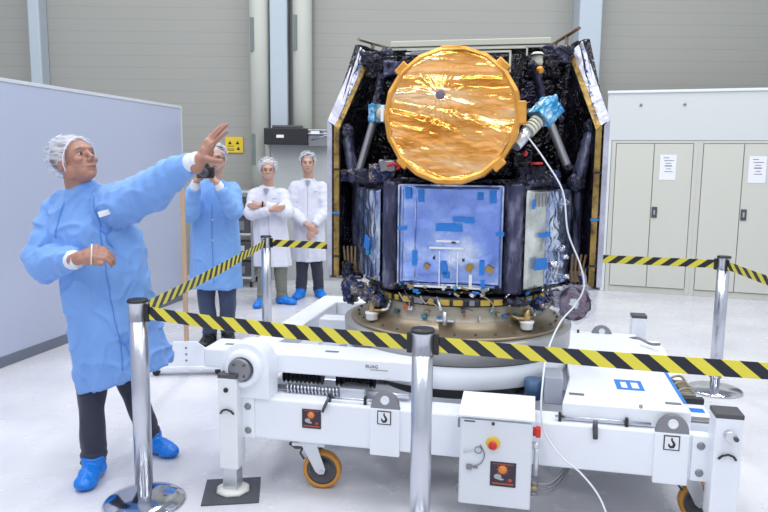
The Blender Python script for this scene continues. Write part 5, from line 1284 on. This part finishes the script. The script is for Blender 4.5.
# ---- the man in the blue gown, pointing up at the spacecraft
def main_man():
    J = dict(head=(-1.55, 3.54, 1.668), neck=(-1.555, 3.59, 1.50), pelvis=(-1.46, 3.66, 0.94),
             shR=(-1.685, 3.64, 1.425), shL=(-1.385, 3.58, 1.455), elR=(-1.735, 3.54, 1.165), wrR=(-1.485, 3.36, 1.195), elL=(-1.135, 3.47, 1.565), wrL=(-0.885, 3.33, 1.680),
             knR=(-1.548, 3.60, 0.48), knL=(-1.415, 3.78, 0.48), anR=(-1.535, 3.55, 0.09), anL=(-1.345, 3.88, 0.09))
    A = 0.35
    keys = [(1.555, -1.545, 3.57, 0.070, 0.068, A, 0.15), (1.49, -1.548, 3.59, 0.105, 0.085, A, 0.10), (1.42, -1.545, 3.61, 0.175, 0.115, A, 0.08), (1.30, -1.505, 3.62, 0.215, 0.145, A, 0.0),
            (1.15, -1.480, 3.63, 0.218, 0.15, A, 0.0), (1.00, -1.462, 3.64, 0.218, 0.152, A, 0.05), (0.85, -1.442, 3.65, 0.226, 0.158, A, 0.10), (0.70, -1.425, 3.66, 0.232, 0.165, A, 0.18), (0.515, -1.395, 3.67, 0.240, 0.170, A, 0.30)]
    hands = [dict(wrist=(-0.872, 3.325, 1.675), D=(0.50, -0.02, 0.88), N=(0.62, 0.60, -0.45), thumb_side=-1, s=1.16, curl=(0.05, 0.10, 0.22, 0.42), spread=0.55, thumb=(1.30, 0.10)),
             dict(wrist=(-1.475, 3.35, 1.205), D=(0.90, -0.25, 0.30), N=(0.15, 0.6, -0.75), thumb_side=-1, s=1.2, curl=(0.75, 0.8, 0.85, 0.9), spread=0.0, thumb=(0.35, 0.25))]
    b, g, M = person('man in a long blue gown pointing up at the spacecraft with his raised hand', 'person', (-1.46, 3.7, 0), J, (math.radians(62), math.radians(24), 0.0, 1.10), keys, gown_blue,
           trm=navy, hands=hands, fdir=((0.10, -1.0), (0.95, -0.5)), sleeve=(0.09, 0.088, 0.050, 0.01), sleeveL=(0.120, 0.092, 0.052, 0.02), wr=1.12, tr_r=(0.10, 0.068, 0.062), voxel=0.0048, seed=1.3, puff=1.05, hair=hair_grey, brows=hair_grey)
    # front overlap, ties, badge on the gown
    def strip(name, pts, r, m, par=g, flat=0.25):
        bm = NB(); tube(bm, spline(pts, 6), r, 8, flat=flat, up=V((0.3, -1, 0))); return link_obj(name, bm, m, par)
    seam = cloth_mat('gown_seam', (0.09, 0.26, 0.66))
    bm = NB(); box(bm, (-0.028, -0.003, -0.014), (0.028, 0.003, 0.014), 0.002, M=Matrix.Translation((-1.385, 3.455, 1.415)) @ Matrix.Rotation(0.35, 4, 'Z') @ Matrix.Rotation(-0.3, 4, 'Y')); link_obj('name_badge', bm, paper, g)
    seam_strip(g, 'front_overlap', [(-1.455, 0, 1.50), (-1.43, 0, 1.35), (-1.405, 0, 1.17), (-1.38, 0, 0.95), (-1.35, 0, 0.78), (-1.34, 0, 0.58)], 0.0035, seam)
    seam_strip(g, 'shoulder_seam', [(-1.60, 0, 1.47), (-1.63, 0, 1.38), (-1.645, 0, 1.28)], 0.003, seam)
    for (x, z) in ((-1.325, 0.74), (-1.40, 1.31)):
        P = on_cloth(g, [(x - 0.03, 0, z + 0.02), (x, 0, z), (x + 0.025, 0, z + 0.03)], 0.006, n=4); bm = NB(); tube(bm, P, 0.006, 8); k_ = link_obj('tie', bm, seam, g)
        P = on_cloth(g, [(x, 0, z), (x + 0.012, 0, z - 0.05), (x + 0.035, 0, z - 0.08)], 0.006, n=4); bm = NB(); tube(bm, P, 0.005, 8); link_obj('tie_end', bm, seam, k_)
    return b, g
mm, mg = main_man()
p = thing('pen', 'slim white pen held in the lowered hand of the pointing man', 'pen', (-1.385, 3.275, 1.215), 0.0)
bm = NB(); tube(bm, [(0, 0, -0.03), (0.006, 0.004, 0.07)], 0.0035, 10); link_obj('barrel', bm, wht, p)
bm = NB(); tube(bm, [(0.006, 0.004, 0.07), (0.0065, 0.0045, 0.085)], [0.004, 0.0025], 10); link_obj('cap', bm, mat('pen_cap', (0.1, 0.3, 0.7), 0.3), p)

def photographer():
    J = dict(head=(-1.490, 6.24, 1.700), neck=(-1.52, 6.30, 1.50), pelvis=(-1.52, 6.32, 0.95),
             shR=(-1.685, 6.28, 1.42), shL=(-1.365, 6.28, 1.42), elR=(-1.70, 6.10, 1.21), wrR=(-1.605, 5.97, 1.49), elL=(-1.31, 6.08, 1.24), wrL=(-1.415, 5.96, 1.48),
             knR=(-1.615, 6.28, 0.49), knL=(-1.425, 6.28, 0.49), anR=(-1.60, 6.30, 0.09), anL=(-1.44, 6.34, 0.09))
    keys = [(1.51, -1.52, 6.30, 0.062, 0.06, 0, 0), (1.47, -1.52, 6.30, 0.12, 0.085, 0, 0), (1.40, -1.52, 6.30, 0.185, 0.12, 0, 0), (1.2, -1.525, 6.30, 0.20, 0.14, 0, 0), (1.0, -1.525, 6.30, 0.215, 0.15, 0, 0), (0.75, -1.53, 6.30, 0.225, 0.16, 0, 0), (0.53, -1.53, 6.30, 0.238, 0.17, 0, 0)]
    hands = [dict(wrist=(-1.60, 5.965, 1.50), D=(0.55, -0.1, 0.75), N=(0.75, 0.1, -0.5), thumb_side=1, s=1.0, curl=(0.35, 0.4, 0.45, 0.5), spread=0.05, thumb=(0.6, 0.2)),
             dict(wrist=(-1.42, 5.955, 1.49), D=(-0.55, -0.1, 0.75), N=(-0.75, 0.1, -0.5), thumb_side=-1, s=1.0, curl=(0.35, 0.4, 0.45, 0.5), spread=0.05, thumb=(0.6, 0.2))]
    b, g, M = person('photographer in a pale blue gown and hair net holding a black camera to the face', 'person', (-1.52, 6.3, 0), J, (math.radians(4), math.radians(-4), 0.0, 1.02), keys, gown_pale,
           trm=denim, skin=skin_b, hands=hands, fdir=((-0.1, -1), (0.15, -1)), shoes=('shoe', black), wrk=0.5, sleeve=(0.078, 0.078, 0.048), voxel=0.007, gvoxel=0.010, seed=4.1, glasses=black, hair=hair_dark)
    seam_strip(g, 'front_overlap', [(-1.52, 0, 1.30), (-1.52, 0, 1.0), (-1.51, 0, 0.56)], 0.004, MATS['gown_seam'])
    buttons(g, [(-1.515, 0, 1.16), (-1.515, 0, 0.98), (-1.51, 0, 0.80)], cuff_white)
    bm = NB(); tube(bm, [(-1.395, 5.985, 1.44), (-1.40, 5.98, 1.455)], 0.042, 20); link_obj('wristwatch', bm, black, b)
photographer()
def camera_thing():
    t = thing('camera', 'black camera with a lens held up by the photographer in the pale blue gown', 'camera', (-1.508, 5.93, 1.53), 0.05)
    bm = NB(); box(bm, (-0.072, -0.035, 0.0), (0.072, 0.035, 0.095), 0.010); link_obj('camera_body', bm, black, t)
    bm = NB(); prism(bm, [(-0.035, -0.03, 0.09), (0.035, -0.03, 0.09), (0.022, -0.03, 0.125), (-0.022, -0.03, 0.125)], (0, 0.055, 0), bev=0.004); link_obj('viewfinder', bm, black, t)
    bm = NB(); lathe(bm, (0, -0.035, 0.045), [(0.0, 0.085), (0.030, 0.085), (0.036, 0.088), (0.038, 0.06), (0.036, 0.03), (0.038, 0.0), (0, 0)], 32, M=Matrix.Rotation(PI / 2, 4, 'X')); l = link_obj('lens', bm, dark_metal, t)
    bm = NB(); lathe(bm, (0, -0.12, 0.045), [(0, 0.003), (0.020, 0.001), (0.027, -0.002)], 28, M=Matrix.Rotation(PI / 2, 4, 'X')); link_obj('lens_glass', bm, mat('lens_glass', (0.02, 0.03, 0.06), 0.05, coat=1.0), l)
    bm = NB(); box(bm, (-0.07, -0.045, 0.0), (-0.045, 0.03, 0.09), 0.008); link_obj('grip', bm, rubber, t)
camera_thing()

def coat_details(g, cx, y, ztop, zhem, s=1.0):
    """front placket, collar and breast pocket in front of a white coat"""
    sh = cloth_mat('coat_shade', (0.55, 0.56, 0.66))
    return
def man_arms_crossed():
    J = dict(head=(-1.365, 8.10, 1.572), neck=(-1.365, 8.17, 1.38), pelvis=(-1.33, 8.17, 0.88),
             shR=(-1.530, 8.15, 1.295), shL=(-1.200, 8.15, 1.295), elR=(-1.565, 8.03, 1.075), wrR=(-1.30, 7.915, 1.13), elL=(-1.135, 8.03, 1.095), wrL=(-1.385, 7.93, 1.185),
             knR=(-1.42, 8.13, 0.45), knL=(-1.235, 8.15, 0.45), anR=(-1.43, 8.02, 0.09), anL=(-1.225, 8.16, 0.09))
    keys = [(1.40, -1.365, 8.17, 0.062, 0.06, 0, 0), (1.36, -1.365, 8.17, 0.115, 0.085, 0, 0), (1.29, -1.36, 8.17, 0.175, 0.118, 0, 0), (1.1, -1.35, 8.17, 0.185, 0.135, 0, 0), (0.9, -1.335, 8.17, 0.195, 0.145, 0, 0), (0.65, -1.32, 8.17, 0.205, 0.155, 0, 0), (0.455, -1.31, 8.17, 0.218, 0.16, 0, 0)]
    hands = [dict(wrist=(-1.285, 7.912, 1.135), D=(0.95, -0.05, 0.12), N=(0.1, 0.9, 0.1), thumb_side=1, s=0.95, curl=(0.3, 0.3, 0.35, 0.4), spread=0.0, thumb=(0.5, 0.2)),
             dict(wrist=(-1.40, 7.925, 1.182), D=(-0.95, 0.05, -0.1), N=(-0.05, 0.9, -0.1), thumb_side=-1, s=0.95, curl=(0.3, 0.3, 0.35, 0.4), spread=0.0, thumb=(0.5, 0.2))]
    for k in J: J[k] = (J[k][0] + 0.02, J[k][1], J[k][2])
    b, g, M = person('bespectacled man in a white coat and hair net standing with folded arms', 'person', (-1.33, 8.12, 0), J, (math.radians(12), 0.0, 0.0, 1.0), keys, coat_white, cuffs=False,
           trm=olive, skin=skin_b, hands=hands, fdir=((-0.3, -1), (1.0, -0.35)), sleeve=(0.075, 0.072, 0.048), voxel=0.007, gvoxel=0.010, seed=7.7, glasses=grey_metal, smile=True, puff=1.22, wrk=0.35, hair=mat('hair_white', (0.45, 0.42, 0.40), 0.7), gname='white_coat', s=0.95)
    bm = NB(); tube(bm, [(-1.372, 7.928, 1.188), (-1.392, 7.924, 1.190)], 0.036, 20); w_ = link_obj('wristwatch', bm, black, b)
    bm = NB(); prism(bm, [(-1.395, 8.055, 1.365), (-1.335, 8.055, 1.365), (-1.362, 8.025, 1.29)], (0, 0.03, 0)); link_obj('shirt', bm, cloth_mat('shirt_grey', (0.25, 0.27, 0.33)), b)
    sh_ = cloth_mat('coat_shade', (0.50, 0.51, 0.60))
    seam_strip(g, 'front_overlap', [(-1.34, 0, 1.07), (-1.32, 0, 0.80), (-1.31, 0, 0.48)], 0.004, sh_)
    buttons(g, [(-1.33, 0, 0.98), (-1.325, 0, 0.84), (-1.32, 0, 0.70)], sh_)
    bm = NB(); box(bm, (-1.285, 8.022, 1.245), (-1.235, 8.032, 1.252), 0.001); link_obj('pocket_print', bm, ink, g)
man_arms_crossed()
def man_hands_clasped():
    J = dict(head=(-0.937, 8.56, 1.655), neck=(-0.937, 8.63, 1.46), pelvis=(-0.93, 8.63, 0.93),
             shR=(-1.095, 8.61, 1.365), shL=(-0.775, 8.61, 1.365), elR=(-1.155, 8.56, 1.085), wrR=(-0.945, 8.40, 0.925), elL=(-0.722, 8.56, 1.085), wrL=(-0.855, 8.41, 0.905),
             knR=(-1.01, 8.61, 0.48), knL=(-0.84, 8.61, 0.48), anR=(-1.03, 8.57, 0.09), anL=(-0.815, 8.66, 0.09))
    keys = [(1.475, -0.937, 8.63, 0.062, 0.06, 0, 0), (1.43, -0.937, 8.63, 0.115, 0.085, 0, 0), (1.36, -0.937, 8.63, 0.175, 0.118, 0, 0), (1.15, -0.935, 8.63, 0.18, 0.13, 0, 0), (0.9, -0.93, 8.63, 0.185, 0.14, 0, 0), (0.65, -0.93, 8.63, 0.195, 0.15, 0, 0), (0.455, -0.925, 8.63, 0.205, 0.155, 0, 0)]
    hands = [dict(wrist=(-0.93, 8.395, 0.915), D=(0.75, -0.25, -0.55), N=(0.3, 0.9, 0.1), thumb_side=-1, s=1.0, curl=(0.5, 0.5, 0.55, 0.6), spread=0.0, thumb=(0.4, 0.2)),
             dict(wrist=(-0.86, 8.405, 0.895), D=(-0.35, -0.30, -0.85), N=(0.1, 0.9, -0.2), thumb_side=1, s=1.0, curl=(0.4, 0.4, 0.45, 0.5), spread=0.0, thumb=(0.4, 0.2))]
    b, g, M = person('dark-haired man in a white coat and hair net standing with clasped hands', 'person', (-0.93, 8.6, 0), J, (math.radians(6), 0.0, 0.0, 1.0), keys, coat_white, cuffs=False,
           trm=navy, skin=skin_b, hands=hands, fdir=((-0.25, -1), (0.4, -1)), sleeve=(0.075, 0.075, 0.046), voxel=0.007, gvoxel=0.010, seed=9.9, wrk=0.35, puff=1.2, hair=hair_dark, gname='white_coat')
    bm = NB(); prism(bm, [(-0.965, 8.52, 1.45), (-0.905, 8.52, 1.45), (-0.935, 8.485, 1.37)], (0, 0.03, 0)); link_obj('shirt', bm, MATS['shirt_grey'], b)
    seam_strip(g, 'front_overlap', [(-0.935, 0, 1.36), (-0.93, 0, 0.98)], 0.004, MATS['coat_shade'])
    seam_strip(g, 'front_overlap', [(-0.93, 0, 0.78), (-0.925, 0, 0.48)], 0.004, MATS['coat_shade'])
    buttons(g, [(-0.93, 0, 1.28), (-0.93, 0, 1.15), (-0.93, 0, 1.02)], MATS['coat_shade'])
    bm = NB(); box(bm, (-0.86, 8.485, 1.31), (-0.81, 8.495, 1.317), 0.001); link_obj('pocket_print', bm, ink, g)
man_hands_clasped()
